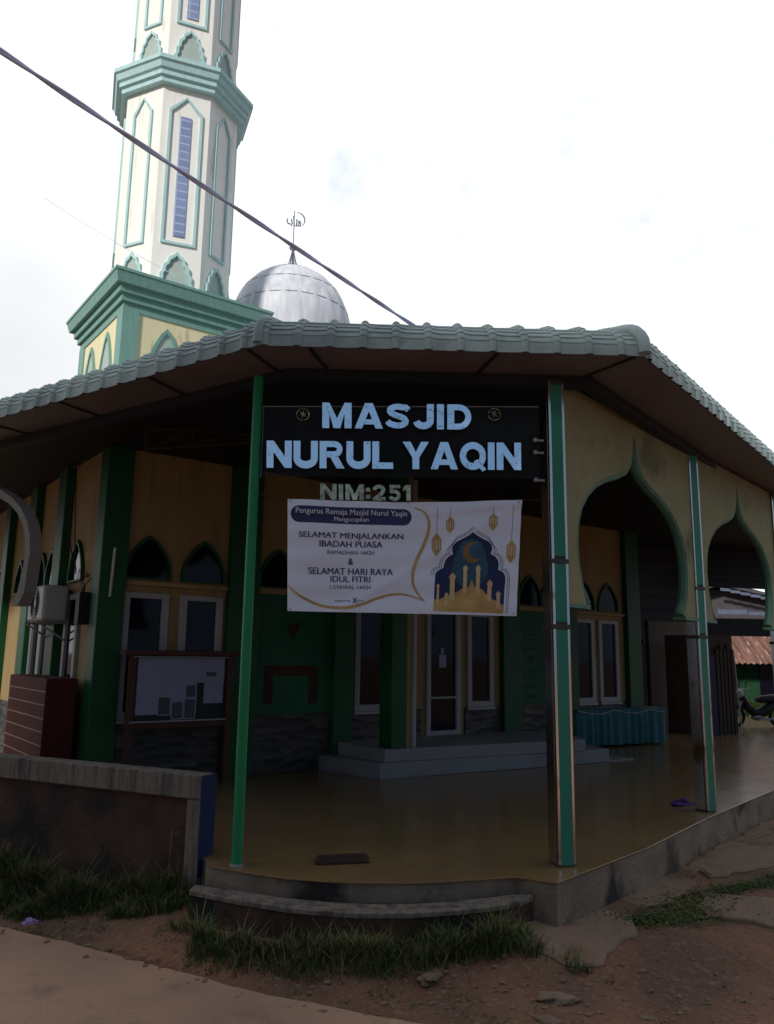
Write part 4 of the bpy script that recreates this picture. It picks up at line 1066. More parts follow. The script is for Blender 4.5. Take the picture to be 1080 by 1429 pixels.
# meter box with wires left of the corner column
mbx = empty('meter_box', LW(.62, .1, 1.9), 'small dark meter box with tangled wires by the corner column', 'meter box')
p = [LW(.27, .02), LW(.44, .02), LW(.44, .16), LW(.27, .16)]
MB().hexa([q + Z * 1.92 for q in p], [q + Z * 2.32 for q in p]).build('box', M['dark'], mbx, bevel=.01)
m = MB()
for k in range(6):
    a = LW(.30 + .025 * k, .10, 2.32); m.tube([a, a + V((.05 * math.sin(k * 3), .02, .10)), a + V((.08 * math.cos(k * 2), .0, .17)), a + V((.06 * math.sin(k), .03, .2 + .02 * k))], .005, 5)
pieces(m, 'wire', M['dark'], mbx)
# tube lamp on corner column
m = MB(); m.tube([C0 + U * .08 - W * .13 + Z * 2.25, C0 + U * .10 - W * .13 + Z * 2.85], .018, 10)
o = tag(m.build('tube_lamp', M['acwhite']), 'unlit white tube lamp upright on the green corner column', 'lamp')

# ------------------------------------------------------------------ red tiled box
tb = V((-4.00, 9.55, 0)); q0 = [tb, tb + U * .36, tb + U * .36 + W * 1.9, tb + W * 1.9]
sb_ = empty('tiled_tank', tb, 'dark red tiled water tank with pale grout lines behind the low wall', 'tank')
MB().hexa(q0, [q + Z * 1.27 for q in q0]).build('tank_body', M['redtile'], sb_, bevel=.01)
m = MB()
for k in range(1, 8):
    z = 1.27 - k * .155
    m.hexa([tb - U * .004 + Z * (z - .006), tb + W * 1.9 - U * .004 + Z * (z - .006), tb + W * 1.9 + U * .002 + Z * (z - .006), tb + U * .002 + Z * (z - .006)], [tb - U * .004 + Z * (z + .006), tb + W * 1.9 - U * .004 + Z * (z + .006), tb + W * 1.9 + U * .002 + Z * (z + .006), tb + U * .002 + Z * (z + .006)])
m.build('grout_line', M['grout'], sb_)

# ------------------------------------------------------------------ table with cloth
t0 = V((3.47, 14.66, 0)); t1 = V((5.42, 15.68, 0)); tdv = (t1 - t0).normalized(); tn = V((-tdv.y, tdv.x, 0)); TLn = (t1 - t0).length
table = empty('long_table', t0.lerp(t1, .5), 'long table along the right windows hidden under a teal skirt', 'table')
p = [t0 + tdv * .04 + tn * .04, t1 - tdv * .04 + tn * .04, t1 - tdv * .04 + tn * .5, t0 + tdv * .04 + tn * .5]
MB().hexa([q + Z * .64 for q in p], [q + Z * .67 for q in p]).build('table_top', M['woodb'], table)
for q in p: MB().tube([V(q) * 1 + (t0.lerp(t1, .5) + tn * .27 - q).normalized() * .08, V(q) + (t0.lerp(t1, .5) + tn * .27 - q).normalized() * .08 + Z * .64], .02, 8).build('leg', M['woodb'], table)
cl_pts = []
path = [t0 + tn * .52, t0, t1, t1 + tn * .52]
per_ = []
for a, b in zip(path, path[1:]):
    n = int((b - a).length / .018); d_ = (b - a).normalized(); nn = V((d_.y, -d_.x, 0))
    for k in range(n): per_.append((a.lerp(b, k / n), nn, len(per_)))
vs = []; rows = [(.675, .0), (.64, .3), (.5, .8), (.3, 1), (.15, 1.1), (.04, 1.2)]
for z, am in rows:
    for p_, nn, i_ in per_:
        w = (.024 * math.sin(i_ * .62 + 1.6 * math.sin(i_ * .11)) + .014 * math.sin(i_ * .27 + 2)) * am + .02 * am * (.6 + .4 * math.sin(i_ * .05))
        vs.append(p_ + nn * (w + .015) + Z * (z + .008 * math.sin(i_ * .21) * (1 if z < .1 else 0)))
n = len(per_); fs = [(r_ * n + i, r_ * n + i + 1, (r_ + 1) * n + i + 1, (r_ + 1) * n + i) for r_ in range(len(rows) - 1) for i in range(n - 1)]
tcl = MB().add(vs, fs); p = [t0 - tdv * .015 - tn * .015, t1 + tdv * .015 - tn * .015, t1 + tn * .52 + tdv * .015, t0 + tn * .52 - tdv * .015]
tcl.add([q + Z * .678 for q in p], [(0, 1, 2, 3)])
tag(tcl.build('tablecloth', M['cloth'], None, smooth=True), 'pleated teal table skirt falling to the floor around the long table', 'tablecloth')
m = MB()
sw = [t0 - tn * .045 + tdv * x + Z * (.665 - .07 * math.sin(math.pi * ((x % .9) / .9))) for x in [TLn * i / 30 for i in range(31)]]
m.tube(sw, .012, 6)
for k in range(1): pass
tag(m.build('swag_trim', M['clothw']), 'thin pale swag trim along the top edge of the teal table skirt', 'trim')

# ------------------------------------------------------------------ small things on floor and ground
# drain grate
g = V((-.33, 6.62, 0)); m = MB(); ax = V((.97, .22, 0)).normalized(); ay = V((-ax.y, ax.x, 0))
m.box(g - ay * .065 + Z * .012, (.42, .115, .018), (ax.x, ax.y)); m.box(g + ay * .065 + ax * .03 + Z * .012, (.40, .12, .016), (ax.x, ax.y))
for k in range(5): m.box(g + ax * (-.16 + k * .08) + Z * .024, (.008, .2, .006), (ax.x, ax.y))
tag(m.build('drain_cover', M['woodb'], None, bevel=.004), 'dark slatted drain cover lying on the veranda floor near its front edge', 'drain cover')
def crumple(c, sx, sy, sz, seed, name, mt, label, cat, rot=0):
    m = MB(); m.ball(c, 1, 3, (sx, sy, sz), 1.2, rot); rnd = random.Random(seed)
    m.v = [(x + rnd.uniform(-1, 1) * sx * .08, y + rnd.uniform(-1, 1) * sy * .08, z + rnd.uniform(-1, 1) * sz * .2) for x, y, z in m.v]
    return tag(m.build(name, mt), label, cat)
crumple((3.36, 9.28, .02), .15, .06, .035, 1, 'crumpled_cloth', M['purple'], 'crumpled purple cloth left on the floor beside the second post', 'cloth', .6)
crumple((-2.589, 6.253, -.37), .045, .03, .018, 2, 'litter_wrapper', M['lilac'], 'lilac plastic wrapper at the grass edge on the left', 'litter', .3)
crumple((-.70, 5.74, -.375), .04, .03, .03, 3, 'litter_wrapper', M['bluecloth'], 'small blue crumpled wrapper beside the dry leaf', 'litter', .3)
def leafm(c, l, w, ang, lift, label):
    m = MB(); a = V((math.cos(ang), math.sin(ang), 0)); b_ = V((-a.y, a.x, 0)); c = V(c); vs = []; n = 8
    for i in range(n + 1):
        t = i / n; ww = w * math.sin(math.pi * min(1, t * .92 + .05)) ** .8; z = lift * t + .012 * math.sin(t * 5)
        for k, s_ in ((-1, .012), (0, 0), (1, .012)): vs.append(c + a * l * (t - .5) + b_ * ww * k + Z * (z + s_ * abs(k)))
    fs = [(i * 3 + k, i * 3 + k + 1, (i + 1) * 3 + k + 1, (i + 1) * 3 + k) for i in range(n) for k in range(2)]
    m.add(vs + [v - Z * .003 for v in vs], fs + [tuple(j + len(vs) for j in f[::-1]) for f in fs])
    return tag(m.build('dry_leaf', M['dryleaf'], None, fixn=False), label, 'leaf')
leafm((-.80, 5.60, -.38), .16, .028, 1.25, .05, 'long dry brown leaf lying on bare soil near the blue wrapper')
leafm((-.33, 5.78, -.33), .17, .025, 1.2, .15, 'dry brown leaf standing upright among the grass below the kerb')
m = MB(); m.lathe([(.035, 0), (.045, .06), (.048, .065)], (0, 0, 0), 20); 
m.v = [(x + 2.40, z * .95 + 7.56, y - .25) for x, y, z in m.v]
tag(m.build('plastic_cup', M['cup'], None, smooth=True), 'clear plastic cup lying against the kerb on the right', 'cup')

# stones
rnd = random.Random(11); m = MB()
def gz(x, y):
    z = gh(x, y) + .035 * noise.noise(V((x * .9, y * .9, 0))) + .018 * noise.noise(V((x * 3.1, y * 3.1, 2)))
    return z
for k in range(1500):
    if k < 520: x = rnd.gauss(1.5, .9); y = rnd.gauss(5.15, .35)
    elif k < 700: x = rnd.uniform(-1.6, .8); y = rnd.uniform(5.0, 5.8)
    else: x = rnd.uniform(-3, 4.5); y = redge(x) + abs(rnd.gauss(.05, .5))
    if y > 6.5: continue
    if k >= 700 and k % 5 == 0: y = redge(x) - abs(rnd.gauss(0, .12))
    elif y < redge(x): continue
    s = rnd.choice([.004, .005, .006, .006, .008, .008, .010, .014, .020]) * rnd.uniform(.7, 1.3)
    m.ball((x, y, (gz(x, y) if y > redge(x) else -.398) + s * .1), s, 1, (1.3, 1, .5), .7, rnd.uniform(0, 6))
tag(m.build('gravel', M['pebble'], None), 'small loose stones scattered over the bare earth', 'gravel', kind='stuff')
for (x, y, s, lab) in ((.32, 5.35, .07, 'flat pale stone lying on the earth below the middle of the kerb'), (1.05, 5.18, .09, 'long pale stone half buried in the reddish earth right of the grass'), (.95, 4.90, .05, 'rounded pale stone nearest the road on the right'), (-1.2, 5.75, .05, 'pale stone at the foot of the grass by the wall pillar'), (-.25, 5.42, .035, 'small grey stone on bare soil below the curved kerb'), (1.0, 5.86, .06, 'tilted broken stone at the corner of the kerb')):
    m = MB(); m.ball((x, y, gz(x, y) + s * .12), s, 3, (1.5, .8, .42), .7, x * 3)
    tag(m.build('stone', M['pebble'], None), lab, 'stone')

# grass blades
def blades(m, cx, cy, h, rng, lean=.5, w=.004):
    a = rng.uniform(0, 6.28); dx, dy = math.cos(a), math.sin(a); ln = h * rng.uniform(.2, lean + .3); z0 = gz(cx, cy) - .01
    px, py = -dy * w, dx * w
    pts = []
    for t, ww in ((0, 1), (.45, .85), (.8, .5), (1, .0)):
        ox, oy, oz = cx + dx * ln * t * t, cy + dy * ln * t * t, z0 + h * (t - .15 * t * t * (lean > .4))
        pts += [(ox - px * ww, oy - py * ww, oz), (ox + px * ww, oy + py * ww, oz)]
    m.add(pts[:7], [(0, 1, 3, 2), (2, 3, 5, 4), (4, 5, 6)])
rng = random.Random(5); gm = MB(); dm = MB(); cm = MB()
def patch(n, gen, hmin, hmax, dry=.12, w=.0035, tuft=6):
    for _ in range(n):
        x, y, sc_ = gen()
        for k in range(tuft):
            xx, yy_ = x + rng.gauss(0, .022), y + rng.gauss(0, .022)
            tgt = dm if rng.random() < dry * (1 + 2 * max(0, noise.noise(V((x * 1.7, y * 1.7, 4))))) else gm
            blades(tgt, xx, yy_, rng.uniform(hmin, hmax) * sc_ * (.4 + 1.1 * max(0, .5 + 1.1 * noise.noise(V((xx * 3.2, yy_ * 3.2, 1)))) ) * (1.5 if rng.random() < .06 else 1), rng, .8, w)
def left_gen():
    while True:
        s = rng.uniform(-.05, 3.4); d = rng.uniform(.02, .75)
        p_ = W0 + wd * s - wb * d
        lim = .35 + .28 * min(1, s / 1.2) + .12 * noise.noise(V((p_.x * 2, p_.y * 2, 0)))
        if d < lim and p_.y > redge(p_.x) + .12: return p_.x, p_.y, 1.15 - .6 * d / lim
patch(3300, left_gen, .05, .21, .16)
patch(120, left_gen, .3, .42, .6, .0025, 1)
def mid_gen():
    while True:
        x = rng.uniform(-1.25, 1.0); y0 = 5.68 + .2 * (x + .1) ** 2 * (.9 if x > 0 else .45)
        d = abs(rng.gauss(0, .16)); c = .6 + .5 * noise.noise(V((x * 2.2, 0, 7)))
        if rng.random() < c + (.25 if -.3 < x < .8 else 0) and d < .3: return x, y0 - .03 - d, 1.1 - 1.4 * d
patch(1250, mid_gen, .03, .15, .2)
patch(60, mid_gen, .25, .36, .6, .0025, 1)
def tuft_gen(cx, cy, r): return lambda: (rng.gauss(cx, r), rng.gauss(cy, r), 1)
for cx, cy, n, h in ((-.95, 5.72, 34, .26), (.75, 5.62, 30, .22), (1.0, 5.66, 24, .17), (1.28, 5.58, 14, .15), (-1.35, 6.0, 12, .16), (-2.9, 7.0, 16, .3), (-.1, 5.5, 26, .18), (.3, 5.48, 26, .16)):
    patch(n, tuft_gen(cx, cy, .05), h * .5, h, .3)
tag(gm.build('grass', M['grass'], None, fixn=False), 'green grass along the low wall and curved kerb', 'grass', kind='stuff')
tag(dm.build('dry_grass', M['drygrass'], None, fixn=False), 'dry straw stalks among the grass', 'grass', kind='stuff')
# low broadleaf weeds where the grass thins out
wm = MB()
for _ in range(1500):
    x = rng.uniform(-3.6, 1.3); y = redge(x) + abs(rng.gauss(.32, .22)) + .04
    if x > -1.3 and y > 5.75: continue
    if noise.noise(V((x * 2.6, y * 2.6, 12))) < .08: continue
    z = gz(x, y) + .006; s_ = rng.uniform(.006, .016); a = rng.uniform(0, 6.28); c = math.cos(a); q = math.sin(a)
    wm.add([(x, y, z), (x + c * s_ - q * s_ * .5, y + q * s_ + c * s_ * .5, z + s_ * .7), (x + c * s_ * 2.2, y + q * s_ * 2.2, z + s_ * .6), (x + c * s_ + q * s_ * .5, y + q * s_ - c * s_ * .5, z + s_ * .5)], [(0, 1, 2, 3)])
tag(wm.build('low_weeds', M['grass'], None, fixn=False), 'sparse low weeds between the grass and the road', 'weeds', kind='stuff')
# creeping ground cover at right
def creep_gen():
    while True:
        t = rng.random(); 
        pts = [(1.85, 6.35), (2.3, 6.45), (2.7, 7.05), (3.4, 7.45), (4.4, 8.1)]
        k = min(3, int(t * 4)); f = t * 4 - k; x = pts[k][0] * (1 - f) + pts[k + 1][0] * f; y = pts[k][1] * (1 - f) + pts[k + 1][1] * f
        w = (.16, .17, .09, .08)[k]; return x + rng.gauss(0, w), y + rng.gauss(0, w * .6), 1
for _ in range(5200):
    x, y, _s = creep_gen(); z = gz(x, y) + rng.uniform(.0, .035); s = rng.uniform(.008, .018); a = rng.uniform(0, 6.28); t_ = rng.uniform(-.5, .5)
    c, s_ = math.cos(a) * s, math.sin(a) * s
    cm.add([(x - c, y - s_, z), (x + s_ * .6, y - c * .6, z + s * t_), (x + c, y + s_, z + s * .4), (x - s_ * .6, y + c * .6, z - s * t_ * .5)], [(0, 1, 2, 3)])
tag(cm.build('creeping_weeds', M['grass'], None, fixn=False), 'low creeping weeds in the gap between concrete slabs', 'weeds', kind='stuff')

# ------------------------------------------------------------------ cables
def sagline(a, b, sag, n=24): return [V(a).lerp(V(b), t / n) - Z * sag * 4 * (t / n) * (1 - t / n) for t in range(n + 1)]
m = MB(); A_ = V((-6.5, -2.16, 5.15)); B_ = V((.24, 6.32, 4.34)); ln = sagline(A_, B_, .03, 140)
for ph in (0, math.pi):
    m.tube([p_ + V((.0075 * math.cos(i * .55 + ph), 0, .0075 * math.sin(i * .55 + ph))) for i, p_ in enumerate(ln)], .0095, 6)
tag(m.build('power_cable', M['cable'], None, smooth=True), 'thick twisted grey power cable crossing the sky down to the front eave', 'cable')
m = MB(); m.tube(sagline((-8.2, 17, 12.1), (-5.05, 17.3, 10.32), .05), .007, 5)
tag(m.build('thin_wire', M['cable']), 'thin wire running from the minaret cornice out to the left', 'cable')

# ------------------------------------------------------------------ motorbike
def motorbike(c, yaw, s):
    root = empty('motorbike', c, 'dark parked motorbike on its stand at the far right end of the floor', 'motorbike')
    ca, sa_ = math.cos(yaw), math.sin(yaw)
    def T_(x, y, z): return V((c[0] + (x * ca - y * sa_) * s, c[1] + (x * sa_ + y * ca) * s, c[2] + z * s))
    for x in (-.62, .62):
        m = MB(); m.tube([T_(x + .24 * math.cos(2 * math.pi * k / 28), 0, .28 + .24 * math.sin(2 * math.pi * k / 28)) for k in range(28)], .042 * s, 8, closed=True); w = m.build('wheel', M['rubber'], root, smooth=True)
        m = MB(); m.tube([T_(x, -.05, .28), T_(x, .05, .28)], .05 * s, 10)
        for k in range(10): a = 2 * math.pi * k / 10; m.tube([T_(x, 0, .28), T_(x + .21 * math.cos(a), 0, .28 + .21 * math.sin(a))], .005 * s, 4)
        m.build('rim', M['metal'], w)
        m = MB(); m.tube([T_(x + .31 * math.cos(R(a)), 0, .28 + .31 * math.sin(R(a))) for a in range(40, 150, 12)], .05 * s, 6); m.build('mudguard', M['dark'], root)
    m = MB()
    for y in (-.06, .06): m.tube([T_(-.62, y, .28), T_(-.42, y, .72), T_(-.36, y, .9)], .02 * s, 6)
    pieces(m, 'fork', M['metal'], root)
    m = MB(); m.tube([T_(-.36, -.32, 1.02), T_(-.38, -.15, .98), T_(-.38, .15, .98), T_(-.36, .32, 1.02)], .014 * s, 6); m.build('handlebar', M['metal'], root)
    m = MB()
    for y in (-.2, .2): m.tube([T_(-.4, y, .98), T_(-.42, y * 1.2, 1.14)], .006 * s, 5); m.ball(T_(-.42, y * 1.2, 1.17), .06 * s, 1, (.4, 1, .7))
    m.build('mirror', M['dark'], root)
    m = MB(); m.ball(T_(-.46, 0, .86), .11 * s, 2, (1, 1, 1.1)); m.build('headlight', M['acwhite'], root, smooth=True)
    m = MB(); m.tube([T_(-.42, 0, .8), T_(-.28, 0, .55), T_(-.1, 0, .38), (T_(.1, 0, .36)), T_(.35, 0, .5), T_(.7, 0, .66), T_(.85, 0, .68)], [.10 * s, .11 * s, .12 * s, .14 * s, .13 * s, .10 * s, .04 * s], 12); m.build('body', M['dark'], root, smooth=True)
    m = MB(); m.tube([T_(-.02, 0, .70), T_(.15, 0, .72), T_(.45, 0, .74), T_(.8, 0, .80)], [.05 * s, .10 * s, .12 * s, .06 * s], 12); m.build('seat', M['dark'], root, smooth=True)
    m = MB(); m.ball(T_(0, 0, .28), .15 * s, 2, (1.3, .8, .8)); m.build('engine', M['metal'], root)
    m = MB(); m.tube([T_(.0, -.1, .2), T_(.4, -.13, .22), T_(.85, -.14, .36)], [.02 * s, .035 * s, .045 * s], 8); m.build('exhaust', M['metal'], root)
    m = MB(); m.tube([T_(.15, .05, .28), T_(.05, .22, 0)], .012 * s, 6); m.build('stand', M['metal'], root)
motorbike((9.15, 19.9, 0.0), R(8), .92)

# ------------------------------------------------------------------ background right
shed = empty('wooden_shed', (7.4, 17.9, 0), 'dark wooden shed with blue door beside the end of the veranda', 'shed')
s0_, s1_ = V((6.95, 17.6, 0)), V((7.86, 18.1, 0)); sdv = (s1_ - s0_).normalized(); snn = V((-sdv.y, sdv.x, 0))
m = MB(); p = [s0_, s1_, s1_ + snn * 1.0, s0_ + snn * 1.0]; m.hexa(p, [q + Z * 2.15 for q in p]); m.build('shed_wall', M['woodb'], shed)
m = MB(); p = [s0_ - snn * .03 + sdv * .02, s0_ - snn * .03 + sdv * .42, s0_ - snn * .002 + sdv * .42, s0_ - snn * .002 + sdv * .02]; m.hexa([q + Z * .02 for q in p], [q + Z * 1.72 for q in p]); m.build('door', mat('deep_blue_door', (.015, .02, .06), .6), shed)
m = MB()
for k in range(5):
    c = s0_ + sdv * (.48 + k * .125) - snn * .03; m.box(c + Z * (.92 + .05 * (k % 2)), (.09, .03, 1.84 + .1 * (k % 2)), (sdv.x, sdv.y))
pieces(m, 'plank', M['woodb'], shed)
m = MB(); m.tube([s1_ - snn * .12 + Z * .02, s1_ - snn * .08 - sdv * .06 + Z * 1.7], .014, 6); m.build('pole', M['acwhite'], shed)

hs_ = empty('green_house', (14, 30, 0), 'green walled house under a rusty corrugated roof behind the motorbike', 'house')
MB().box((14.2, 30.0, .8), (8, 4, 2.4)).build('wall', M['farwall'], hs_)
m = MB(); vs = []; 
for i in range(121):
    x = 10.9 + i * .06; dz_ = .03 * math.sin(i * 1.9)
    vs += [(x, 27.0, 1.50 + dz_), (x, 28.4, 2.50 + dz_ ), (x, 30.2, 2.6 + dz_)]
fs = [(i * 3 + k, i * 3 + k + 1, i * 3 + k + 4, i * 3 + k + 3) for i in range(120) for k in range(2)]
m.add(vs, fs); m.build('roof', M['rust'], hs_)
MB().box((13.5, 27.98, 1.2), (.9, .06, 1.5)).build('window', M['glass'], hs_)
MB().box((11.95, 27.95, .6), (.7, .06, 1.7)).build('door', M['dark'], hs_)
MB().box((14.0, 27.3, -.05), (8, .6, .55)).build('base', M['woodb'], hs_)

cp = empty('carport', (11, 22.3, 0), 'long dark carport beam and posts beyond the veranda end', 'carport')
MB().box((11.6, 22.2, 2.50), (5.8, .5, .46)).build('beam', M['beam'], cp)
for x in (8.75, 14.3): MB().box((x, 22.2, 1.05), (.12, .12, 2.45)).build('post', M['dark'], cp)

def house_roof(name, pts_low, pts_high, z0, z1, wallz, label, mt, wmt):
    r = empty(name, (pts_low[0][0], pts_low[0][1], 0), label, 'house')
    a, b = [V((*p, 0)) for p in pts_low]; c, d = [V((*p, 0)) for p in pts_high]
    m = MB(); m.hexa([a + Z * z0, b + Z * z0, c + Z * z1, d + Z * z1], [a + Z * (z0 + .12), b + Z * (z0 + .12), c + Z * (z1 + .12), d + Z * (z1 + .12)]); m.build('roof', mt, r)
    m = MB(); n_ = 14
    for k in range(n_ + 1):
        p0 = a.lerp(b, k / n_) + Z * (z0 + .14); p1 = d.lerp(c, k / n_) + Z * (z1 + .14); m.tube([p0, p1], .03, 4)
    m.build('roof_rib', wmt, r)
    m = MB(); m.hexa([a + V((.3, .3, -.4)), b + V((-.3, .3, -.4)), c + V((-.3, 0, -.4)), d + V((.3, 0, -.4))], [a + V((.3, .3, z0)), b + V((-.3, .3, z0)), c + V((-.3, 0, z1)), d + V((.3, 0, z1))]); m.build('wall', wmt, r)
    return r
# two gabled roofs seen end on
def gable(x0, xm, x1, y, ze, zr, dep, label, mt, wmt, strip_z=None):
    r = empty('village_house', (xm, y, 0), label, 'house')
    MB().hexa([(x0 + .2, y, -.4), (x1 - .2, y, -.4), (x1 - .2, y + dep, -.4), (x0 + .2, y + dep, -.4)], [(x0 + .2, y, ze), (x1 - .2, y, ze), (x1 - .2, y + dep, ze), (x0 + .2, y + dep, ze)]).build('wall', wmt, r)
    MB().add([(x0 + .2, y, ze), (x1 - .2, y, ze), (xm, y, zr - .1), (x0 + .2, y + .1, ze), (x1 - .2, y + .1, ze), (xm, y + .1, zr - .1)], [(0, 1, 2), (5, 4, 3), (0, 2, 5, 3), (1, 4, 5, 2)]).build('gable', M['greyroof'], r)
    m = MB()
    for sa2, sb2 in ((x0 - .1, xm), (x1 + .1, xm)):
        m.hexa([(sa2, y - .7, ze - .08), (sb2, y - .7, zr), (sb2, y + dep, zr), (sa2, y + dep, ze - .08)], [(sa2, y - .7, ze + .04), (sb2, y - .7, zr + .12), (sb2, y + dep, zr + .12), (sa2, y + dep, ze + .04)])
    m.build('roof', mt, r)
    m = MB(); n_ = 16
    for k in range(n_):
        a = (x1 - xm) * k / n_ + xm; b_ = a + (x1 - xm) / n_ * .985; za = zr - (zr - ze) * (a - xm) / (x1 - xm)
        m.hexa([(a, y - .75, za - .22), (b_, y - .75, za - .25), (b_, y - .71, za - .25), (a, y - .71, za - .22)], [(a, y - .75, za - .10), (b_, y - .75, za - .14), (b_, y - .71, za - .14), (a, y - .71, za - .10)])
    m.build('eave_boards', M['bluewhite'], r)
    if strip_z:
        for a, b_, z0, z1 in strip_z: MB().box(((a + b_) / 2, y - .8, (z0 + z1) / 2), (b_ - a, .08, z1 - z0)).build('awning_board', M['bluewhite'], r)
    return r
gable(9.0, 13.9, 20.5, 33.5, 3.35, 4.66, 5, 'dark grey roofed village house with pale blue boards, nearer the carport', M['greyroof'], M['woodb'], [(13.7, 14.9, 3.46, 3.66), (14.96, 16.0, 3.44, 3.58), (16.05, 17.4, 3.38, 3.50)])
gable(12.4, 15.4, 22.0, 36.5, 3.3, 5.02, 5, 'grey roofed village house standing behind the one with pale blue boards', M['greyroof'], M['woodb'])

# far tree
def tree(c, h, cr_, label, n=1500, group=None, lsz=.16, name='tree'):
    r = empty(name, c, label, 'tree', group); rg = random.Random(int(c[0] * 10 + 99)); c = V(c)
    m = MB(); m.tube([c, c + V((.1, 0, h * .3)), c + V((-.1, .1, h * .6)), c + V((0, 0, h * .85))], [h * .03, h * .024, h * .016, h * .006], 8)
    tips = []
    for k in range(11):
        a = k * 2.4; z0 = h * (.35 + .04 * k); e_ = c + V((math.cos(a) * cr_ * .7, math.sin(a) * cr_ * .7, z0 + h * .16)); m.tube([c + Z * z0, c.lerp(e_, .5) + Z * (z0 * .5 + .1), e_], [h * .012, h * .008, h * .003], 6); tips.append(e_)
    m.build('trunk', M['bark'], r)
    m = MB(); cl = []
    for k in range(34):
        a = rg.uniform(0, 6.28); zz = rg.uniform(.38, 1.0); rad = cr_ * math.sqrt(max(.05, 1 - ((zz - .62) / .42) ** 2)) * rg.uniform(.2, .9); cl.append((c + V((math.cos(a) * rad, math.sin(a) * rad, zz * h)), cr_ * rg.uniform(.22, .42)))
    for k in range(n):
        p_, rr_ = rg.choice(cl); q = V((rg.gauss(0, 1), rg.gauss(0, 1), rg.gauss(0, .8))); q = q.normalized() * rr_ * rg.uniform(.5, 1) ** .5
        p2 = p_ + q; d1 = V((rg.gauss(0, 1), rg.gauss(0, 1), rg.gauss(0, .6))).normalized() * lsz; d2 = V((rg.gauss(0, 1), rg.gauss(0, 1), rg.gauss(0, .6))).normalized() * lsz * .6
        m.add([p2 - d1, p2 + d2, p2 + d1, p2 - d2], [(0, 1, 2, 3)])
    m.build('crown', M['leaf'], r, fixn=False)
    return r
tree((19.6, 38, -.4), 6.2, 1.6, 'leafy tree beyond the grey roofs at the right edge', 2600, lsz=.11)
# small grass bank behind the motorbike
m = MB()
for _ in range(5000):
    x = rng.uniform(10.3, 14); y = rng.uniform(23.5, 27.2); h = rng.uniform(.12, .5)
    a = rng.uniform(0, 6.28); m.add([(x - .015, y, -.3), (x + .015, y, -.3), (x + math.cos(a) * .08, y + math.sin(a) * .08, -.1 + h)], [(0, 1, 2)])
tag(m.build('verge_grass', mat('bright_grass', (.16, .28, .05), .7, var=.4), None, fixn=False), 'bright green grass bank in front of the green house', 'grass', kind='stuff')

# tall unseen trees added behind the viewer to keep sun off the front
for k, (x, y, h, cr_) in enumerate(((-12.5, -6.0, 13.0, 3.3), (-9.0, -7.4, 13.6, 3.2), (-5.9, -8.6, 13.2, 3.0))):
    tree((x, y, -.4), h, cr_, ['tall dense shade tree across the lane, farthest from the mosque front', 'tall dense shade tree across the lane, middle of the row', 'tall dense shade tree across the lane, nearest the viewer'][k], 9000, 'shade trees across the lane', .30, 'shade_tree')

# ------------------------------------------------------------------ world, sun, camera
w = bpy.data.worlds.new('World'); SC.world = w; w.use_nodes = True; N = w.node_tree.nodes; L = w.node_tree.links
bg = N['Background']; sky = N.new('ShaderNodeTexSky'); sky.sky_type = 'NISHITA'; sky.sun_disc = False
SUN_EL, SUN_AZ = R(28), (-.5, -.87)
sky.sun_elevation = SUN_EL; sky.sun_rotation = math.atan2(SUN_AZ[0], SUN_AZ[1])
sky.air_density = 1.2; sky.dust_density = 2.5
tc = N.new('ShaderNodeTexCoord'); G = tc.outputs['Generated']
dot = N.new('ShaderNodeVectorMath'); dot.operation = 'DOT_PRODUCT'; dot.inputs[1].default_value = (-.05, .86, .50); L.new(G, dot.inputs[0])
mr = N.new('ShaderNodeMapRange'); mr.interpolation_type = 'SMOOTHSTEP'; mr.inputs['From Min'].default_value = -.15; mr.inputs['From Max'].default_value = .62; mr.inputs['To Min'].default_value = .36; mr.inputs['To Max'].default_value = 1.16; L.new(dot.outputs['Value'], mr.inputs['Value'])
cn = N.new('ShaderNodeTexNoise'); cn.inputs['Scale'].default_value = 2.6; cn.inputs['Detail'].default_value = 8; cn.inputs['Distortion'].default_value = .3; L.new(G, cn.inputs['Vector'])
cm2 = N.new('ShaderNodeMapRange'); cm2.inputs['From Min'].default_value = .3; cm2.inputs['From Max'].default_value = .6; cm2.inputs['To Min'].default_value = .86; cm2.inputs['To Max'].default_value = 1.04; L.new(cn.outputs['Fac'], cm2.inputs['Value'])
mul = N.new('ShaderNodeMath'); mul.operation = 'MULTIPLY'; L.new(mr.outputs[0], mul.inputs[0]); L.new(cm2.outputs[0], mul.inputs[1])
# grey cloud bank low on the left
sp = N.new('ShaderNodeVectorMath'); sp.operation = 'DOT_PRODUCT'; sp.inputs[1].default_value = (-.46, .85, .26); L.new(G, sp.inputs[0])
lb = N.new('ShaderNodeMapRange'); lb.interpolation_type = 'SMOOTHSTEP'; lb.inputs['From Min'].default_value = .965; lb.inputs['From Max'].default_value = 1.0; lb.inputs['To Min'].default_value = 1; lb.inputs['To Max'].default_value = .80; L.new(sp.outputs['Value'], lb.inputs['Value'])
mul2 = N.new('ShaderNodeMath'); mul2.operation = 'MULTIPLY'; L.new(mul.outputs[0], mul2.inputs[0]); L.new(lb.outputs[0], mul2.inputs[1])
ccol = N.new('ShaderNodeMix'); ccol.data_type = 'RGBA'; ccol.inputs['A'].default_value = (.50, .72, 1.0, 1); ccol.inputs['B'].default_value = (.97, .985, 1.0, 1)
mr2 = N.new('ShaderNodeMapRange'); mr2.interpolation_type = 'SMOOTHSTEP'; mr2.inputs['From Min'].default_value = -.2; mr2.inputs['From Max'].default_value = .5; L.new(dot.outputs['Value'], mr2.inputs['Value']); L.new(mr2.outputs[0], ccol.inputs['Factor'])
sc_ = N.new('ShaderNodeVectorMath'); sc_.operation = 'SCALE'; L.new(ccol.outputs['Result'], sc_.inputs[0]); L.new(mul2.outputs[0], sc_.inputs['Scale'])
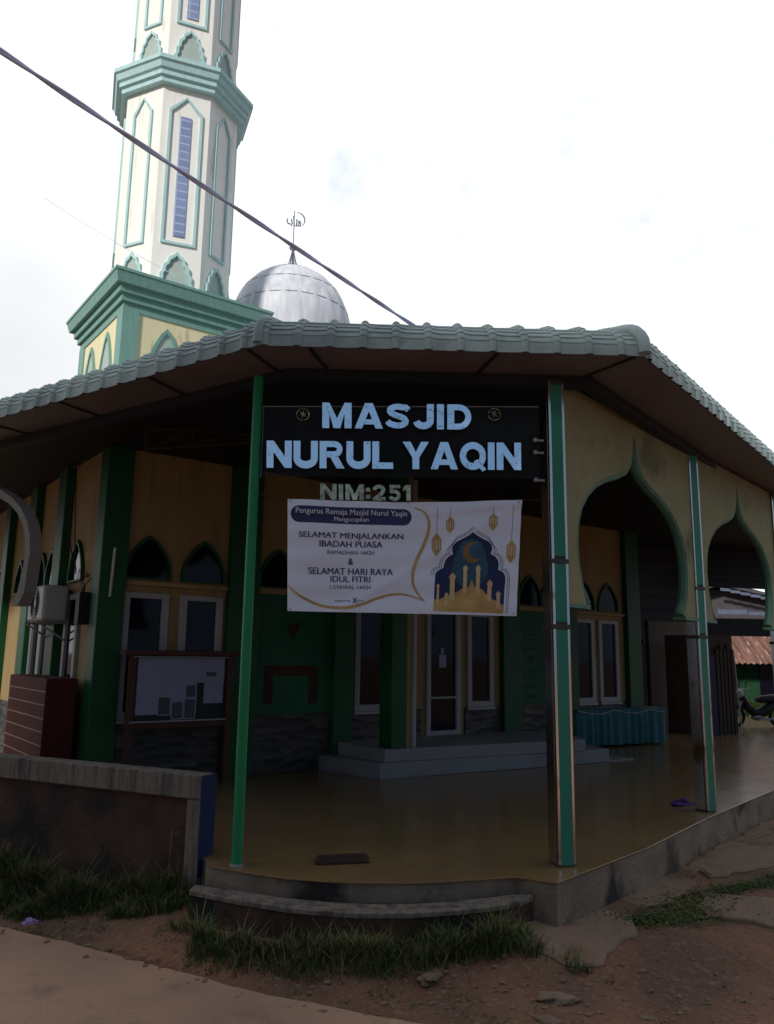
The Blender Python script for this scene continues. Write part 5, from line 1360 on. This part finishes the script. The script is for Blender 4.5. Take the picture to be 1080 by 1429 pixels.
skm = N.new('ShaderNodeVectorMath'); skm.operation = 'SCALE'; skm.inputs['Scale'].default_value = .2; L.new(sky.outputs[0], skm.inputs[0])
hole = N.new('ShaderNodeTexNoise'); hole.inputs['Scale'].default_value = 5.5; hole.inputs['Detail'].default_value = 6; hole.inputs['Roughness'].default_value = .6; L.new(G, hole.inputs['Vector'])
hr = N.new('ShaderNodeMapRange'); hr.inputs['From Min'].default_value = .56; hr.inputs['From Max'].default_value = .68; hr.inputs['To Min'].default_value = .98; hr.inputs['To Max'].default_value = .68; L.new(hole.outputs['Fac'], hr.inputs['Value'])
fm = N.new('ShaderNodeMix'); fm.data_type = 'RGBA'; L.new(hr.outputs[0], fm.inputs['Factor']); L.new(skm.outputs[0], fm.inputs['A']); L.new(sc_.outputs[0], fm.inputs['B'])
L.new(fm.outputs['Result'], bg.inputs['Color']); bg.inputs['Strength'].default_value = 1.0

sl = bpy.data.lights.new('sun', 'SUN'); sl.energy = 3.3; sl.angle = R(6); sl.color = (1, .95, .88)  # sun set behind the viewer, added to brighten the minaret
so = bpy.data.objects.new('sun', sl); COL.objects.link(so)  # added lamp behind the viewer, brightens the minaret
d = V((SUN_AZ[0] * math.cos(SUN_EL), SUN_AZ[1] * math.cos(SUN_EL), math.sin(SUN_EL)))
so.rotation_euler = d.to_track_quat('Z', 'Y').to_euler(); so.location = d * 30

cam = bpy.data.cameras.new('camera'); co = bpy.data.objects.new('camera', cam); COL.objects.link(co); SC.camera = co
cam.sensor_fit = 'HORIZONTAL'; cam.sensor_width = 36; cam.lens = 36 * 1100 / 1080; cam.clip_end = 2000; cam.clip_start = .05
pt, rl = R(10.3), R(.84)
F = V((0, math.cos(pt), math.sin(pt))); R0 = V((1, 0, 0)); U0 = R0.cross(F); RR = R0 * math.cos(rl) + U0 * math.sin(rl); UU = RR.cross(F)
co.matrix_world = Matrix(((RR.x, UU.x, -F.x, 0), (RR.y, UU.y, -F.y, 0), (RR.z, UU.z, -F.z, 1.6), (0, 0, 0, 1)))
SC.view_settings.view_transform = 'Standard'; SC.view_settings.look = 'None'; SC.view_settings.exposure = 0; SC.view_settings.gamma = 1
